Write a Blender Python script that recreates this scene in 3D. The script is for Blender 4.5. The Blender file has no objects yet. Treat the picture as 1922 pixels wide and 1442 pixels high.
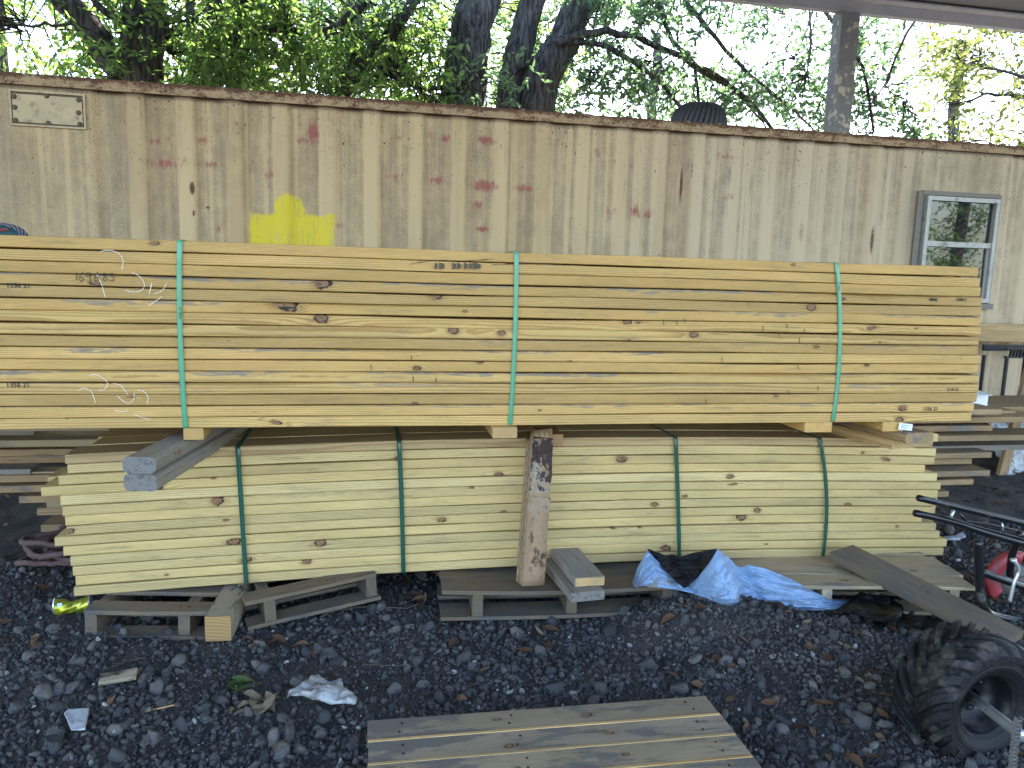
import bpy, math, random
import numpy as np
from mathutils import Vector, Matrix, Euler

# ------------------------------------------------------------------ camera
S = bpy.context.scene
COL = S.collection
F, CX, CY, CAMZ = 1430.0, 961.0, 721.0, 1.32
YAW, PITCH, ROLL = 0.1905, -0.1441, 0.0287
def cam_axes():
    cy, sy = math.cos(YAW), math.sin(YAW)
    fw = np.array([sy*math.cos(PITCH), cy*math.cos(PITCH), math.sin(PITCH)])
    rt = np.array([cy, -sy, 0.0]); up = np.cross(rt, fw)
    r = rt*math.cos(ROLL)+up*math.sin(ROLL); u = -rt*math.sin(ROLL)+up*math.cos(ROLL)
    return r, u, fw
CR, CU, CF = cam_axes()
cd = bpy.data.cameras.new('camera'); cam = bpy.data.objects.new('camera', cd); COL.objects.link(cam)
cd.sensor_width = 36.0; cd.sensor_fit = 'HORIZONTAL'; cd.lens = 36.0*F/1922.0
cd.clip_start = 0.05; cd.clip_end = 2000
M = Matrix.Identity(4)
for i in range(3):
    M[i][0] = CR[i]; M[i][1] = CU[i]; M[i][2] = -CF[i]
M[2][3] = CAMZ
cam.matrix_world = M
S.camera = cam
def _ray(x, y): return CF + CR*(x-CX)/F - CU*(y-CY)/F
def at(x, y, Y):
    d = _ray(x, y); v = d*Y/d[1]; return np.array([v[0], v[1], v[2]+CAMZ])
def pz(x, y, z):
    d = _ray(x, y); v = d*(z-CAMZ)/d[2]; return np.array([v[0], v[1], v[2]+CAMZ])

# ------------------------------------------------------------------ light
SUN_EL, SUN_AZ = math.radians(50), math.radians(24)     # azimuth from +Y towards +X
w = bpy.data.worlds.new('World'); S.world = w; w.use_nodes = True
wn = w.node_tree; bg = wn.nodes['Background']
sky = wn.nodes.new('ShaderNodeTexSky'); sky.sky_type = 'NISHITA'; sky.sun_disc = False
sky.sun_elevation = SUN_EL; sky.sun_rotation = SUN_AZ
sky.air_density = 1.0; sky.dust_density = 1.6; sky.ozone_density = 0.5
wn.links.new(sky.outputs[0], bg.inputs[0]); bg.inputs[1].default_value = 0.15
sl = bpy.data.lights.new('sun', 'SUN'); sun = bpy.data.objects.new('sun', sl); COL.objects.link(sun)
sl.energy = 4.5; sl.angle = math.radians(0.5); sl.color = (1.0, 0.93, 0.82)
sd = Vector((math.sin(SUN_AZ)*math.cos(SUN_EL), math.cos(SUN_AZ)*math.cos(SUN_EL), math.sin(SUN_EL)))
sun.rotation_euler = sd.to_track_quat('Z', 'Y').to_euler()
S.view_settings.view_transform = 'Standard'; S.view_settings.look = 'None'
S.view_settings.gamma = 1.0; S.view_settings.exposure = 3.0
S.cycles.max_bounces = 8; S.cycles.diffuse_bounces = 5; S.cycles.transparent_max_bounces = 8
rng = np.random.default_rng(7); random.seed(7)

# ------------------------------------------------------------------ mesh helpers
def finish(me, name, mats, parent=None, loc=None, rot=None, smooth=False):
    o = bpy.data.objects.new(name, me); COL.objects.link(o)
    for m in (mats if isinstance(mats, (list, tuple)) else [mats]): me.materials.append(m)
    if parent is not None: o.parent = parent
    if loc is not None: o.location = loc
    if rot is not None: o.rotation_euler = rot
    if smooth: me.polygons.foreach_set('use_smooth', [True]*len(me.polygons))
    return o
def mesh_np(name, V, Fc, attrs=None, matidx=None):
    """V (n,3); Fc (m,k) uniform polygons"""
    me = bpy.data.meshes.new(name); V = np.asarray(V, np.float32); Fc = np.asarray(Fc, np.int32)
    n, (m, k) = len(V), Fc.shape
    me.vertices.add(n); me.vertices.foreach_set('co', V.ravel())
    me.loops.add(m*k); me.loops.foreach_set('vertex_index', Fc.ravel())
    me.polygons.add(m); me.polygons.foreach_set('loop_start', np.arange(0, m*k, k, dtype=np.int32))
    if matidx is not None: me.polygons.foreach_set('material_index', np.asarray(matidx, np.int32))
    me.update(calc_edges=True)
    for a, d in (attrs or {}).items(): put(me, a, d)
    return me
def put(me, a, d):
    d = np.asarray(d, np.float32)
    if d.ndim == 2:
        at_ = me.attributes.new(a, 'FLOAT_VECTOR', 'POINT'); at_.data.foreach_set('vector', d.ravel())
    else:
        at_ = me.attributes.new(a, 'FLOAT', 'POINT'); at_.data.foreach_set('value', d)
class MB:
    def __init__(s): s.v = []; s.f = []; s.mi = []; s.cur = 0
    def add(s, V, Fs):
        b = len(s.v); s.v += [tuple(map(float, p)) for p in V]
        for f in Fs: s.f.append([b+i for i in f]); s.mi.append(s.cur)
        return s
    def box(s, c, d, R=None, bev=0.0):
        hx, hy, hz = d[0]/2, d[1]/2, d[2]/2
        P = [Vector((x*hx, y*hy, z*hz)) for x in (-1, 1) for y in (-1, 1) for z in (-1, 1)]
        if R is not None: P = [R @ p for p in P]
        P = [p+Vector(c) for p in P]
        return s.add(P, [(0, 1, 3, 2), (4, 6, 7, 5), (0, 4, 5, 1), (2, 3, 7, 6), (0, 2, 6, 4), (1, 5, 7, 3)])
    def tube(s, pts, r, n=10, cap=True, closed=False):
        P = [Vector(tuple(map(float, p))) for p in pts]; N = len(P)
        rs = list(r) if hasattr(r, '__len__') else [r]*N
        V = []; up = None
        for i in range(N):
            if closed: t = P[(i+1) % N]-P[i-1]
            else: t = P[min(i+1, N-1)]-P[max(i-1, 0)]
            t.normalize()
            if up is None:
                up = Vector((0, 0, 1)) if abs(t.z) < .9 else Vector((1, 0, 0))
            a = (up-t*up.dot(t)).normalized(); up = a; b = t.cross(a)
            for k in range(n):
                an = 2*math.pi*k/n; V.append(P[i]+(a*math.cos(an)+b*math.sin(an))*rs[i])
        Fs = []
        for i in range(N if closed else N-1):
            j = (i+1) % N
            for k in range(n):
                k2 = (k+1) % n; Fs.append((i*n+k, i*n+k2, j*n+k2, j*n+k))
        if cap and not closed:
            Fs.append(tuple(range(n-1, -1, -1))); Fs.append(tuple((N-1)*n+k for k in range(n)))
        return s.add(V, Fs)
    def lathe(s, prof, n=48, M4=None):
        """prof list of (r, z) revolved about Z"""
        V = []; m = len(prof)
        for k in range(n):
            a = 2*math.pi*k/n
            for r, z in prof:
                p = Vector((r*math.cos(a), r*math.sin(a), z)); V.append(M4 @ p if M4 is not None else p)
        Fs = []
        for k in range(n):
            k2 = (k+1) % n
            for i in range(m-1): Fs.append((k*m+i, k2*m+i, k2*m+i+1, k*m+i+1))
        return s.add(V, Fs)
    def build(s, name, mats, parent=None, loc=None, rot=None, smooth=False, attrs=True):
        me = bpy.data.meshes.new(name); me.from_pydata(s.v, [], s.f); me.update()
        me.polygons.foreach_set('material_index', s.mi)
        return finish(me, name, mats, parent, loc, rot, smooth)
def tag(o, label=None, cat=None, group=None, kind=None):
    if label: o['label'] = label
    if cat: o['category'] = cat
    if group: o['group'] = group
    if kind: o['kind'] = kind
    return o
def empty(name, loc, label, cat, group=None, rot=None):
    o = bpy.data.objects.new(name, None); COL.objects.link(o); o.location = loc; o.empty_display_size = .1
    if rot is not None: o.rotation_euler = rot
    return tag(o, label, cat, group)
def smoothstep(a, b, x):
    t = np.clip((x-a)/(b-a), 0, 1); return t*t*(3-2*t)
def vnoise(x, y, seed=0, sx=1.0, sy=1.0):
    r = np.random.default_rng(seed); T = r.random((256, 256))
    x = np.asarray(x)*sx+500; y = np.asarray(y)*sy+500
    xi = np.floor(x).astype(int); yi = np.floor(y).astype(int); fx = x-xi; fy = y-yi
    fx = fx*fx*(3-2*fx); fy = fy*fy*(3-2*fy)
    g = lambda a, b: T[a % 256, b % 256]
    return (g(xi, yi)*(1-fx)+g(xi+1, yi)*fx)*(1-fy)+(g(xi, yi+1)*(1-fx)+g(xi+1, yi+1)*fx)*fy
def fbm(x, y, seed=0, s=1.0, oct=4):
    t = 0; a = 1; n = 0
    for i in range(oct):
        t = t+a*vnoise(x, y, seed+i, s, s); n += a; a *= .5; s *= 2.1
    return t/n-.5

# ------------------------------------------------------------------ node helper
class G:
    def __init__(s, name):
        s.mat = bpy.data.materials.new(name); s.mat.use_nodes = True; s.t = s.mat.node_tree
        s.b = s.t.nodes['Principled BSDF']; s.out = s.t.nodes['Material Output']
    def ln(s, val, sock):
        if hasattr(val, 'node'): s.t.links.new(val, sock)
        elif val is not None:
            try: sock.default_value = val
            except Exception:
                sock.default_value = (val[0], val[1], val[2], 1.0) if hasattr(val, '__len__') else (val, val, val)
    def nd(s, t): return s.t.nodes.new(t)
    def m(s, op, a, b=None, c=None, clamp=False):
        n = s.nd('ShaderNodeMath'); n.operation = op; n.use_clamp = clamp
        s.ln(a, n.inputs[0]); s.ln(b, n.inputs[1]); s.ln(c, n.inputs[2]); return n.outputs[0]
    def vm(s, op, a, b=None):
        n = s.nd('ShaderNodeVectorMath'); n.operation = op
        s.ln(a, n.inputs[0]); s.ln(b, n.inputs[1]); return n.outputs[0]
    def comb(s, x, y, z):
        n = s.nd('ShaderNodeCombineXYZ'); s.ln(x, n.inputs[0]); s.ln(y, n.inputs[1]); s.ln(z, n.inputs[2]); return n.outputs[0]
    def sep(s, v):
        n = s.nd('ShaderNodeSeparateXYZ'); s.ln(v, n.inputs[0]); return n.outputs
    def attr(s, a, vec=False):
        n = s.nd('ShaderNodeAttribute'); n.attribute_name = a; return n.outputs['Vector' if vec else 'Fac']
    def noise(s, v, scale, det=2.0, rough=.5, dist=0.0):
        n = s.nd('ShaderNodeTexNoise'); s.ln(v, n.inputs['Vector']); n.inputs['Scale'].default_value = scale
        n.inputs['Detail'].default_value = det; n.inputs['Roughness'].default_value = rough
        n.inputs['Distortion'].default_value = dist; return n.outputs[0]
    def voro(s, v, scale, feat='F1', out=0):
        n = s.nd('ShaderNodeTexVoronoi'); n.feature = feat; s.ln(v, n.inputs['Vector']); n.inputs['Scale'].default_value = scale
        return n.outputs[out]
    def mix(s, f, a, b, mode='MIX'):
        n = s.nd('ShaderNodeMix'); n.data_type = 'RGBA'; n.blend_type = mode
        s.ln(f, n.inputs[0]); s.ln(a, n.inputs[6]); s.ln(b, n.inputs[7]); return n.outputs[2]
    def ss(s, x, a, b):
        n = s.nd('ShaderNodeMapRange'); n.interpolation_type = 'SMOOTHSTEP'
        s.ln(x, n.inputs[0]); n.inputs[1].default_value = a; n.inputs[2].default_value = b; return n.outputs[0]
    def obj(s):
        if not hasattr(s, '_tc'): s._tc = s.nd('ShaderNodeTexCoord')
        return s._tc.outputs['Object']
    def bump(s, h, strength=.3, dist=.01):
        n = s.nd('ShaderNodeBump'); n.inputs['Strength'].default_value = strength; n.inputs['Distance'].default_value = dist
        s.ln(h, n.inputs['Height']); s.t.links.new(n.outputs[0], s.b.inputs['Normal'])
    def done(s, col=None, rough=None, metal=None, spec=None):
        s.ln(col, s.b.inputs['Base Color']); s.ln(rough, s.b.inputs['Roughness']); s.ln(metal, s.b.inputs['Metallic'])
        s.ln(spec, s.b.inputs['Specular IOR Level']); return s.mat
def plain(name, col, rough=.5, metal=0.0, var=.25, scale=30, bump=.0, dirt=None, dscale=6, dlo=.5, dhi=.7):
    g = G(name); n = g.noise(g.obj(), scale, 4, .6)
    f = g.m('MULTIPLY_ADD', n, var*2, 1-var)
    c = g.mix(1.0, col, g.comb(f, f, f), 'MULTIPLY')
    if dirt is not None:
        d = g.ss(g.noise(g.obj(), dscale, 6, .65), dlo, dhi); c = g.mix(d, c, dirt)
        r = g.m('MULTIPLY_ADD', d, .9-rough, rough)
    else: r = g.m('MULTIPLY_ADD', n, .2, rough-.1)
    if bump: g.bump(g.noise(g.obj(), scale*2, 5, .6), bump, .01)
    return g.done(c, r, metal)
def c4(r, g, b): return (r, g, b, 1.0)

# ------------------------------------------------------------------ wood
def wood(name, early, late, period=.0045, dirtcol=(.16, .12, .07), dirt=.25, crack=0.0, tintv=.18, rough=.62, grey=None, contrast=.8,
         green=0.0, end=None):
    g = G(name)
    w_ = g.sep(g.attr('w', True)); k = g.sep(g.attr('k', True)); rnd = g.attr('rnd')
    r2 = g.m('FRACT', g.m('MULTIPLY', rnd, 7.31)); r3 = g.m('FRACT', g.m('MULTIPLY', rnd, 13.77))
    x, y, z = w_[0], w_[1], w_[2]; kx, kz, ks = k[0], k[1], k[2]
    e1 = g.m('DIVIDE', kx, g.m('MULTIPLY', ks, 3.6)); e2 = g.m('DIVIDE', kz, g.m('MULTIPLY', ks, 1.5))
    fall = g.m('POWER', 2.718, g.m('MULTIPLY', g.m('ADD', g.m('MULTIPLY', e1, e1), g.m('MULTIPLY', e2, e2)), -1.0))
    dz = g.m('MULTIPLY', g.m('MULTIPLY', kz, fall), .75)
    off = g.m('MULTIPLY', rnd, 53.0)
    n1 = g.m('SUBTRACT', g.noise(g.comb(g.m('MULTIPLY_ADD', x, 1.5, off), g.m('MULTIPLY', y, 5), g.m('MULTIPLY', z, 5)), 1.0, 2, .5), .5)
    n2 = g.m('SUBTRACT', g.noise(g.comb(g.m('MULTIPLY_ADD', x, 9, off), g.m('MULTIPLY', y, 60), g.m('MULTIPLY', z, 60)), 1.0, 2, .5), .5)
    yy = g.m('ADD', y, g.m('MULTIPLY_ADD', r2, .10, -.02))
    zz = g.m('ADD', g.m('SUBTRACT', z, dz), g.m('MULTIPLY_ADD', r3, .24, -.14))
    rr = g.m('SQRT', g.m('ADD', g.m('MULTIPLY', yy, yy), g.m('MULTIPLY', zz, zz)))
    rr = g.m('ADD', rr, g.m('MULTIPLY_ADD', n1, .013, g.m('MULTIPLY', n2, .0024)))
    rr = g.m('ADD', rr, g.m('MULTIPLY', fall, .004))
    per = g.m('MULTIPLY_ADD', r2, period*.55, period*.6)
    t = g.m('FRACT', g.m('DIVIDE', rr, per))
    band = g.m('MULTIPLY', g.ss(t, .30, .88), g.m('SUBTRACT', 1.0, g.ss(t, .9, 1.0)))
    fib = g.noise(g.comb(g.m('MULTIPLY_ADD', x, 14, off), g.m('MULTIPLY', y, 420), g.m('MULTIPLY', z, 420)), 1.0, 3, .6)
    big = g.noise(g.comb(g.m('MULTIPLY_ADD', x, 2.2, off), g.m('MULTIPLY', y, 9), g.m('MULTIPLY', z, 16)), 1.0, 3, .55)
    col = g.mix(g.m('MULTIPLY', band, contrast), early, late)
    f = g.m('ADD', g.m('MULTIPLY_ADD', fib, .56, .72), g.m('MULTIPLY', g.m('SUBTRACT', r3, .5), tintv*1.6))
    f = g.m('MULTIPLY', f, g.m('MULTIPLY_ADD', big, .7, .65))
    col = g.mix(1.0, col, g.comb(f, g.m('MULTIPLY', f, g.m('MULTIPLY_ADD', r2, tintv*.3, 1-tintv*.15)), g.m('MULTIPLY', f, g.m('MULTIPLY_ADD', r2, tintv, 1-tintv*.5))), 'MULTIPLY')
    if green:
        gm = g.m('MULTIPLY', g.ss(g.noise(g.comb(g.m('MULTIPLY_ADD', x, .9, off), g.m('MULTIPLY', y, 3), g.m('MULTIPLY', z, 9)), 1.0, 2), .5, .75), green)
        col = g.mix(gm, col, (early[0]*.72, early[1]*.86, early[2]*.8, 1))
    # dirt and scuffs
    ds = g.ss(g.noise(g.comb(g.m('MULTIPLY_ADD', x, 5, off), g.m('MULTIPLY', y, 26), g.m('MULTIPLY', z, 40)), 1.0, 5, .65), .53, .74)
    col = g.mix(g.m('MULTIPLY', ds, dirt), col, c4(*dirtcol))
    sp = g.m('SUBTRACT', 1.0, g.ss(g.voro(g.comb(g.m('MULTIPLY_ADD', x, 14, off), g.m('MULTIPLY', y, 30), g.m('MULTIPLY', z, 42)), 1.0), .03, .09))
    col = g.mix(g.m('MULTIPLY', sp, .6), col, c4(.12, .08, .04))
    if crack:
        cn = g.noise(g.comb(g.m('MULTIPLY_ADD', x, 3.2, off), g.m('MULTIPLY', y, 190), g.m('MULTIPLY', z, 190)), 1.0, 3, .6)
        cm = g.ss(cn, .62, .72); col = g.mix(g.m('MULTIPLY', cm, crack), col, c4(.03, .025, .02))
    # wane strip
    wn_ = g.attr('wane')
    wm = g.m('MULTIPLY', wn_, g.m('MULTIPLY', g.ss(g.m('ADD', g.m('ADD', z, g.m('MULTIPLY', g.m('SUBTRACT', big, .5), .085)), g.m('MULTIPLY', n1, .05)), .030, .036), g.ss(g.noise(g.comb(g.m('MULTIPLY_ADD', x, 16, off), g.m('MULTIPLY', y, 30), g.m('MULTIPLY', z, 90)), 1.0, 4, .6), .38, .56)))
    col = g.mix(wm, col, g.mix(fib, c4(.09, .07, .045), c4(.40, .32, .22)))
    # knots
    kn = g.noise(g.comb(g.m('MULTIPLY', kx, 70), g.m('MULTIPLY', kz, 90), off), 1.0, 3, .6)
    q = g.m('SQRT', g.m('ADD', g.m('POWER', g.m('DIVIDE', kx, ks), 2.0), g.m('POWER', g.m('DIVIDE', kz, g.m('MULTIPLY', ks, .62)), 2.0)))
    kn2 = g.noise(g.comb(g.m('MULTIPLY', kx, 28), g.m('MULTIPLY', kz, 40), g.m('MULTIPLY', ks, 900)), 1.0, 2, .5)
    q = g.m('ADD', q, g.m('ADD', g.m('MULTIPLY_ADD', kn, .9, -.45), g.m('MULTIPLY_ADD', kn2, 1.5, -.75)))
    ring = g.m('FRACT', g.m('MULTIPLY', q, 3.0))
    kc = g.mix(ring, c4(.34, .185, .085), c4(.15, .07, .033))
    kc = g.mix(g.ss(kn, .55, .7), kc, c4(.045, .03, .02))
    halo = g.m('MULTIPLY', g.m('SUBTRACT', 1.0, g.ss(q, .8, 2.2)), .45)
    col = g.mix(halo, col, c4(late[0]*.62, late[1]*.55, late[2]*.5))
    col = g.mix(g.m('SUBTRACT', 1.0, g.ss(q, .85, 1.0)), col, kc)
    edge = g.m('MULTIPLY', g.m('SUBTRACT', 1.0, g.ss(g.m('ABSOLUTE', g.m('SUBTRACT', q, .92)), .08, .26)), g.ss(g.m('ADD', kn2, g.m('MULTIPLY', kx, 6)), .40, .52))
    col = g.mix(edge, col, c4(.03, .018, .012))
    if grey:
        gn = g.noise(g.comb(g.m('MULTIPLY_ADD', x, 4, off), g.m('MULTIPLY', y, 14), g.m('MULTIPLY', z, 14)), 1.0, 5, .65)
        if len(grey) > 3: gn = g.m('ADD', gn, g.m('MULTIPLY', g.m('SUBTRACT', 1.0, g.ss(x, .12, .55)), grey[3]))
        gy = g.ss(gn, grey[0], grey[1])
        col = g.mix(gy, col, g.mix(fib, c4(*grey[2]), c4(*[c*1.6 for c in grey[2]])))
    if end:
        geo = g.nd('ShaderNodeNewGeometry'); en = g.attr('endf')
        ec = g.noise(g.comb(0, g.m('MULTIPLY_ADD', y, 38, off), g.m('MULTIPLY', z, 38)), 1.0, 5, .7)
        col = g.mix(g.ss(en, .4, .6), col, g.mix(g.ss(ec, .34, .50), c4(*[c*.5 for c in end]), g.mix(band, c4(*[c*1.25 for c in end]), c4(*[c*.8 for c in end]))))
    h = g.m('ADD', g.m('MULTIPLY', band, -.35), g.m('MULTIPLY', fib, .8))
    if crack: h = g.m('SUBTRACT', h, g.m('MULTIPLY', cm, 1.5*crack))
    g.bump(h, .35, .0012)
    return g.done(col, g.m('MULTIPLY_ADD', fib, .2, rough-.1), 0.0, .3)

BSEC = [(0, 1), (0, -1), (1, -1), (1, 1)]
def board_mesh(name, L, D, H, knots=(), seed=None, bow=None, warp=None, r=.003, step=.09, wane=0.0, kax='z', top=None):
    n = max(3, int(L/step)+1); xs = np.linspace(0, L, n)
    if seed is None: seed = random.random()
    r = min(r, D*.4, H*.4)
    ks_ = sorted(knots); brk = [(ks_[i][0]+ks_[i+1][0])/2 for i in range(len(ks_)-1)]
    st = []; j = 0                                            # stations (x, knot index); doubled where the nearest knot changes
    for x in xs:
        while j < len(brk) and brk[j] <= x:
            st += [(brk[j], j), (brk[j], j+1)]; j += 1
        st.append((x, j))
    wn = max(wane, 0)*.011
    kr = np.random.default_rng(int(seed*1e6) % 99991)
    kp = [(kr.uniform(-.7, .7), kr.uniform(.5, 1.3)) for _ in ks_]
    V = []; W = []; K = []; E = []; ns = 12
    for (x, j) in st:
        bz = bow(x) if bow else 0.0; wy = warp(x) if warp else 0.0
        Ht = H-(top(x) if top else 0.0)
        wa = wn*max(0, math.sin(x*2.1+seed*40)+.6*math.sin(x*5.3+seed*90)-.2)*.7 if wn else 0.0
        sec = [(0, Ht-r-wa), (0, r), (r*.3, r*.3), (r, 0), (D-r, 0), (D-r*.3, r*.3), (D, r), (D, Ht-r), (D-r*.3, Ht-r*.3), (D-r, Ht), (r+wa*1.6, Ht), (r*.3+wa*.4, Ht-r*.3-wa*.6)]
        for (y, z) in sec:
            V.append((x, y+wy, z+bz)); W.append((x, y, z)); E.append(0)
            if ks_:
                k0 = ks_[j]; a = x-k0[0]; b = (z if kax == 'z' else y)-k0[1]; th, asp = kp[j]
                K.append((a*math.cos(th)+b*math.sin(th)*.9, (-a*math.sin(th)*.35+b)/asp, k0[2]))
            else: K.append((10, 0, .01))
    Fs = []
    for i in range(len(st)-1):
        if st[i][0] == st[i+1][0]: continue
        for q in range(ns):
            q2 = (q+1) % ns
            Fs.append((i*ns+q, i*ns+q2, (i+1)*ns+q2, (i+1)*ns+q))
    for i, sgn in ((0, -1), (len(st)-1, 1)):                  # end caps with verts of their own
        b = len(V)
        for q in range(ns):
            V.append(V[i*ns+q]); W.append(W[i*ns+q]); K.append((10, 0, .01)); E.append(1)
        Fs.append(tuple(b+q for q in (range(ns) if sgn < 0 else range(ns-1, -1, -1))))
    me = bpy.data.meshes.new(name); me.from_pydata(V, [], [tuple(reversed(f)) for f in Fs]); me.update()
    put(me, 'w', np.array(W)); put(me, 'k', np.array(K)); put(me, 'rnd', np.full(len(V), seed))
    put(me, 'wane', np.full(len(V), float(wane))); put(me, 'endf', np.array(E, float))
    return me
def board(name, L, D, H, mat, parent=None, loc=(0, 0, 0), rot=(0, 0, 0), **kw):
    return finish(board_mesh(name, L, D, H, **kw), name, mat, parent, loc, rot)
def plank(name, a, b, D, H, mat, parent=None, roll=0.0, **kw):
    """board whose x axis runs a -> b (a, b on the centre of its lower face)"""
    a = Vector(tuple(map(float, a))); b = Vector(tuple(map(float, b))); t = (b-a); L = t.length; t.normalize()
    zup = Vector((0, 0, 1)) if abs(t.z) < .9 else Vector((0, -1, 0))
    y = zup.cross(t).normalized(); z = t.cross(y)
    R = Matrix((t, y, z)).transposed() @ Matrix.Rotation(roll, 3, 'X')
    o = a - (R @ Vector((0, D/2, 0)))
    ob = finish(board_mesh(name, L, D, H, **kw), name, mat, parent)
    mw = R.to_4x4(); mw.translation = o
    if parent is not None: mw = Matrix.Translation(-parent.location) @ mw if parent.rotation_euler[:] == (0, 0, 0) else parent.matrix_basis.inverted() @ mw
    ob.matrix_local = mw if parent is not None else mw
    if parent is None: ob.matrix_world = mw
    return ob

W_UP = wood('treated_pine_tan', c4(.56, .343, .115), c4(.35, .185, .054), .0058, dirt=.46, green=.25, tintv=.19, contrast=.85)
W_LO = wood('treated_pine_pale', c4(.60, .445, .195), c4(.405, .262, .10), .0058, dirt=.48, green=.25, tintv=.19, contrast=.85)
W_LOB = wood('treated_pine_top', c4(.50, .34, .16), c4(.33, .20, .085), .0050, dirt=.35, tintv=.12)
W_BR = wood('old_brown_lumber', c4(.36, .235, .12), c4(.22, .135, .065), .005, dirtcol=(.08, .06, .045), dirt=.6, crack=.3, grey=(.5, .68, (.12, .11, .1)))
W_GY = wood('weathered_grey_lumber', c4(.29, .245, .195), c4(.17, .14, .11), .004, dirtcol=(.07, .06, .05), dirt=.6, crack=.85, grey=(.45, .7, (.19, .175, .16)), end=(.175, .162, .145))
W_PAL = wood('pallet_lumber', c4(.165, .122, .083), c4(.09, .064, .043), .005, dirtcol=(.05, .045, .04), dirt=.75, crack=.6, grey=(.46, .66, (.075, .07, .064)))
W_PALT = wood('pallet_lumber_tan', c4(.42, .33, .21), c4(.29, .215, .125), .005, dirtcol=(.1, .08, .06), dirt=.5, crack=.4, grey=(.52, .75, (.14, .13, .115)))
W_DK = wood('deck_panel_lumber', c4(.35, .275, .18), c4(.20, .15, .095), .0042, dirtcol=(.06, .055, .05), dirt=.8, crack=.5, grey=(.53, .63, (.115, .104, .090), .08))
W_END = wood('fresh_cut_lumber', c4(.52, .34, .15), c4(.36, .20, .075), .0042, dirt=.25, crack=.15)

# ------------------------------------------------------------------ ground
PALZ = .018
def gz(x, y):
    x = np.asarray(x, float); y = np.asarray(y, float)
    h = fbm(x, y, 11, 1.3, 4)*.07+fbm(x, y, 31, 9, 3)*.018
    h = h+.085*np.exp(-(((x-1.28)/.30)**2+((y-2.60)/.16)**2))+.04*np.exp(-(((x-1.6)/.4)**2+((y-2.40)/.2)**2))+.02*np.exp(-(((x+1.1)/.5)**2+((y-2.6)/.35)**2))
    near = np.exp(-((y-2.9)/.9)**2*.5)
    far = smoothstep(8, 20, np.hypot(x, y-3))
    return h*(1-far)
xs = np.concatenate([[-300, -120, -60, -30, -16, -9, -6], np.arange(-4.5, 5.6, .022), [7, 10, 16, 30, 60, 120, 300]])
ys = np.concatenate([[-300, -120, -60, -25, -10, -4, -1, .4], np.arange(1.2, 4.9, .022), [5.1, 5.6, 6.5, 8, 10, 14, 20, 40, 90, 300]])
XX, YY = np.meshgrid(xs, ys); ZZ = gz(XX, YY)+np.where((XX > -4.5) & (XX < 5.5) & (YY > 1.2) & (YY < 4.9), fbm(XX, YY, 77, 28, 2)*.012, 0)
nx, ny = len(xs), len(ys); I = np.arange(nx*ny).reshape(ny, nx)
Fq = np.stack([I[:-1, :-1], I[:-1, 1:], I[1:, 1:], I[1:, :-1]], -1).reshape(-1, 4)
g = G('dark_soil')
c = g.mix(g.ss(g.noise(g.obj(), 3, 5, .6), .35, .7), c4(.074, .070, .068), c4(.118, .106, .096))
c = g.mix(g.ss(g.noise(g.obj(), 90, 3, .6), .55, .75), c, c4(.012, .012, .014))
g.bump(g.noise(g.obj(), 120, 6, .7), .9, .02)
M_SOIL = g.done(c, .95, 0, .15)
me = mesh_np('ground', np.stack([XX.ravel(), YY.ravel(), ZZ.ravel()], 1), Fq)
gr = finish(me, 'ground', M_SOIL, smooth=True); tag(gr, 'dark soil and crushed asphalt ground of the yard', 'ground', kind='structure')

# gravel: many small faceted stones as one stuff object
def ico(sub):
    import bmesh
    bm = bmesh.new(); bmesh.ops.create_icosphere(bm, subdivisions=sub, radius=1.0)
    V = np.array([v.co[:] for v in bm.verts]); Fc = np.array([[v.index for v in f.verts] for f in bm.faces]); bm.free(); return V, Fc
def stones(n, pos, size, sub, seed, tone):
    r = np.random.default_rng(seed); V0, F0 = ico(sub); nv = len(V0)
    var = []
    for k in range(24):
        d = V0.copy()
        for j in range(9):
            ax = r.normal(size=3); ax /= np.linalg.norm(ax); lim = r.uniform(.38, .72)
            dd = d@ax; d = d-np.outer(np.maximum(dd-lim, 0), ax)
        d *= (1+r.normal(size=(nv, 1))*.10); var.append(d)
    var = np.array(var)
    B = var[r.integers(0, 24, n)]
    sc = r.uniform(.6, 1.25, (n, 3)); sc[:, 2] *= .8
    B = B*sc[:, None, :]
    q = r.normal(size=(n, 4)); q /= np.linalg.norm(q, axis=1)[:, None]; a, b, c_, d_ = q.T
    R = np.stack([np.stack([1-2*(c_*c_+d_*d_), 2*(b*c_-a*d_), 2*(b*d_+a*c_)], -1), np.stack([2*(b*c_+a*d_), 1-2*(b*b+d_*d_), 2*(c_*d_-a*b)], -1), np.stack([2*(b*d_-a*c_), 2*(c_*d_+a*b), 1-2*(b*b+c_*c_)], -1)], 1)
    B = np.einsum('nij,nvj->nvi', R, B)*size[:, None, None]+pos[:, None, :]
    Fc = (F0[None]+(np.arange(n)*nv)[:, None, None]).reshape(-1, 3)
    return B.reshape(-1, 3), Fc, np.repeat(tone, nv)
def in_view(n, r, ymin=1.35, ymax=3.6):
    y = ymin+(ymax-ymin)*r.random(n)**1.25
    xl = -.52*y-.55; xr = 1.02*y+.75
    return xl+(xr-xl)*r.random(n), y
r = np.random.default_rng(3)
N1 = 100000; x, y = in_view(N1, r); s1 = .0036*(1-r.random(N1))**(-.45); s1 = np.clip(s1, .0032, .0135)
patch = smoothstep(-.12, .1, fbm(x, y, 91, 3.0, 3)); s1 = s1*(.8+.45*patch)
z = gz(x, y)+s1*.35+fbm(x, y, 77, 28, 2)*.012
def tones(n, r, pw=.018, pl=.05):
    t = r.random(n); u = r.random(n)
    return np.where(u < pw, .86+.12*r.random(n), np.where(u < pw+pl, .6+.2*r.random(n), .04+.42*t))
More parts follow.
